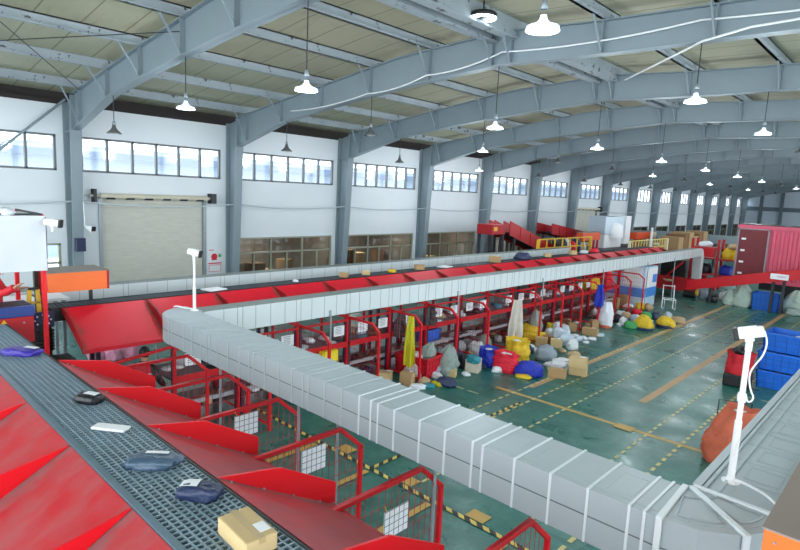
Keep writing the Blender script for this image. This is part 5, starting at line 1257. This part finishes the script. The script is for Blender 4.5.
root = thing('white_pole', 'slim white pole standing at the pale yellow railing', 'pole', (-12.95, 36.6, 0)); build('shaft', MB().tube([(0, 0, 0), (0, 0, 3.6)], .07, 8), WHITE, root); build('foot', MB().lathe([(.2, 0), (.2, .04), (.08, .05)], (0, 0, 0), 10), WHITE, root)
for i in range(6):
    y = 43.4+i*1.15; carton('brown carton in the row on the walkway platform, %s from the left' % ordn(i), 1.3, 1.05, .95+.15*(i % 3), (-13.9, y, 1.85), 0, [CARD, CARDD, CARD][i % 3], 'cartons on the walkway platform', slip=(i == 2))
of = (-12.4, 52.5, 0); root = thing('air_duct', 'far grey duct crossing behind the platforms to the container', 'duct', of); build('casing', MB().b2((-18.5, 52.2, 2.1), (-7.5, 53.0, 2.75)), mat('far_duct', (150, 166, 172), .5, .1, .06, 2), root, off=of)
for x in (-17.5, -13, -8.5): build('support_leg', MB().b2((x-.06, 52.5, 0), (x+.06, 52.7, 2.1)), GALV, root, off=of)
# red rack with yellow bags left of the container
root = thing('red_rack', 'red steel rack with shelves left of the container', 'rack', (-9.8, 38.4, 0)); of = (-9.8, 38.4, 0)
for x in (-10.9, -9.45, -8.2):
    for y in (38.0, 39.0): build('post', MB().b2((x-.07, y-.07, 0), (x+.07, y+.07, 3.1 if x < -9 else 2.0)), REDM, root, off=of)
for z, x1_ in ((1.0, -8.2), (1.95, -8.2), (2.6, -9.45)): build('shelf', MB().b2((-10.9, 38.0, z-.08), (x1_, 39.0, z)), REDM, root, off=of)
build('red_panel', MB().b2((-10.85, 37.9, 2.02), (-9.6, 37.98, 2.55)), REDP, root, off=of); build('red_panel', MB().b2((-10.85, 37.9, .3), (-9.9, 37.98, .9)), REDM, root, off=of)
for x, z, w_, h_, m_, lab in ((-10.3, 2.6, .8, .35, 'white', 'white bag on the top shelf of the red rack'), (-10.2, 1.0, .9, .6, 'black', 'black bag on the lower shelf of the red rack'), (-8.95, 1.95, .75, .75, 'yellow', 'yellow bag on the red rack, left one'), (-8.5, 1.95, .7, .8, 'yellow', 'yellow bag on the red rack, right one'), (-8.75, 2.6, .7, .3, 'tan', 'tan bag on top of the yellow bags'), (-9.0, 1.0, .7, .6, 'blue', 'royal blue bag on the lower shelf of the red rack')):
    seed += 1; soft('poly_bag', lab, 'bag', m_blob(w_, .7, h_, seed), C_[m_], (x, 38.4, z))
for i, (px_, py_, w_, m_, lab) in enumerate(((712, 302, 1.0, 'black', 'dark bag under the red inclined conveyor'), (703, 298, .9, 'silver', 'silver bag at the foot of the red inclined conveyor'), (723, 300, .9, 'white', 'white bag behind the pale green sacks'))):
    bag(lab, px_, py_, w_, w_*.8, .8, C_[m_])
# ================================================================== LIGHT
w = bpy.data.worlds.new('world'); S.world = w; w.use_nodes = True
bg = w.node_tree.nodes['Background']; bg.inputs[0].default_value = (.86, .94, 1, 1); bg.inputs[1].default_value = 3.2
S.view_settings.view_transform = 'Standard'; S.view_settings.look = 'None'; S.view_settings.gamma = 1; S.view_settings.use_curve_mapping = False
S.view_settings.exposure = 0.6
S.cycles.max_bounces = 8; S.cycles.transparent_max_bounces = 12; S.cycles.use_denoising = True
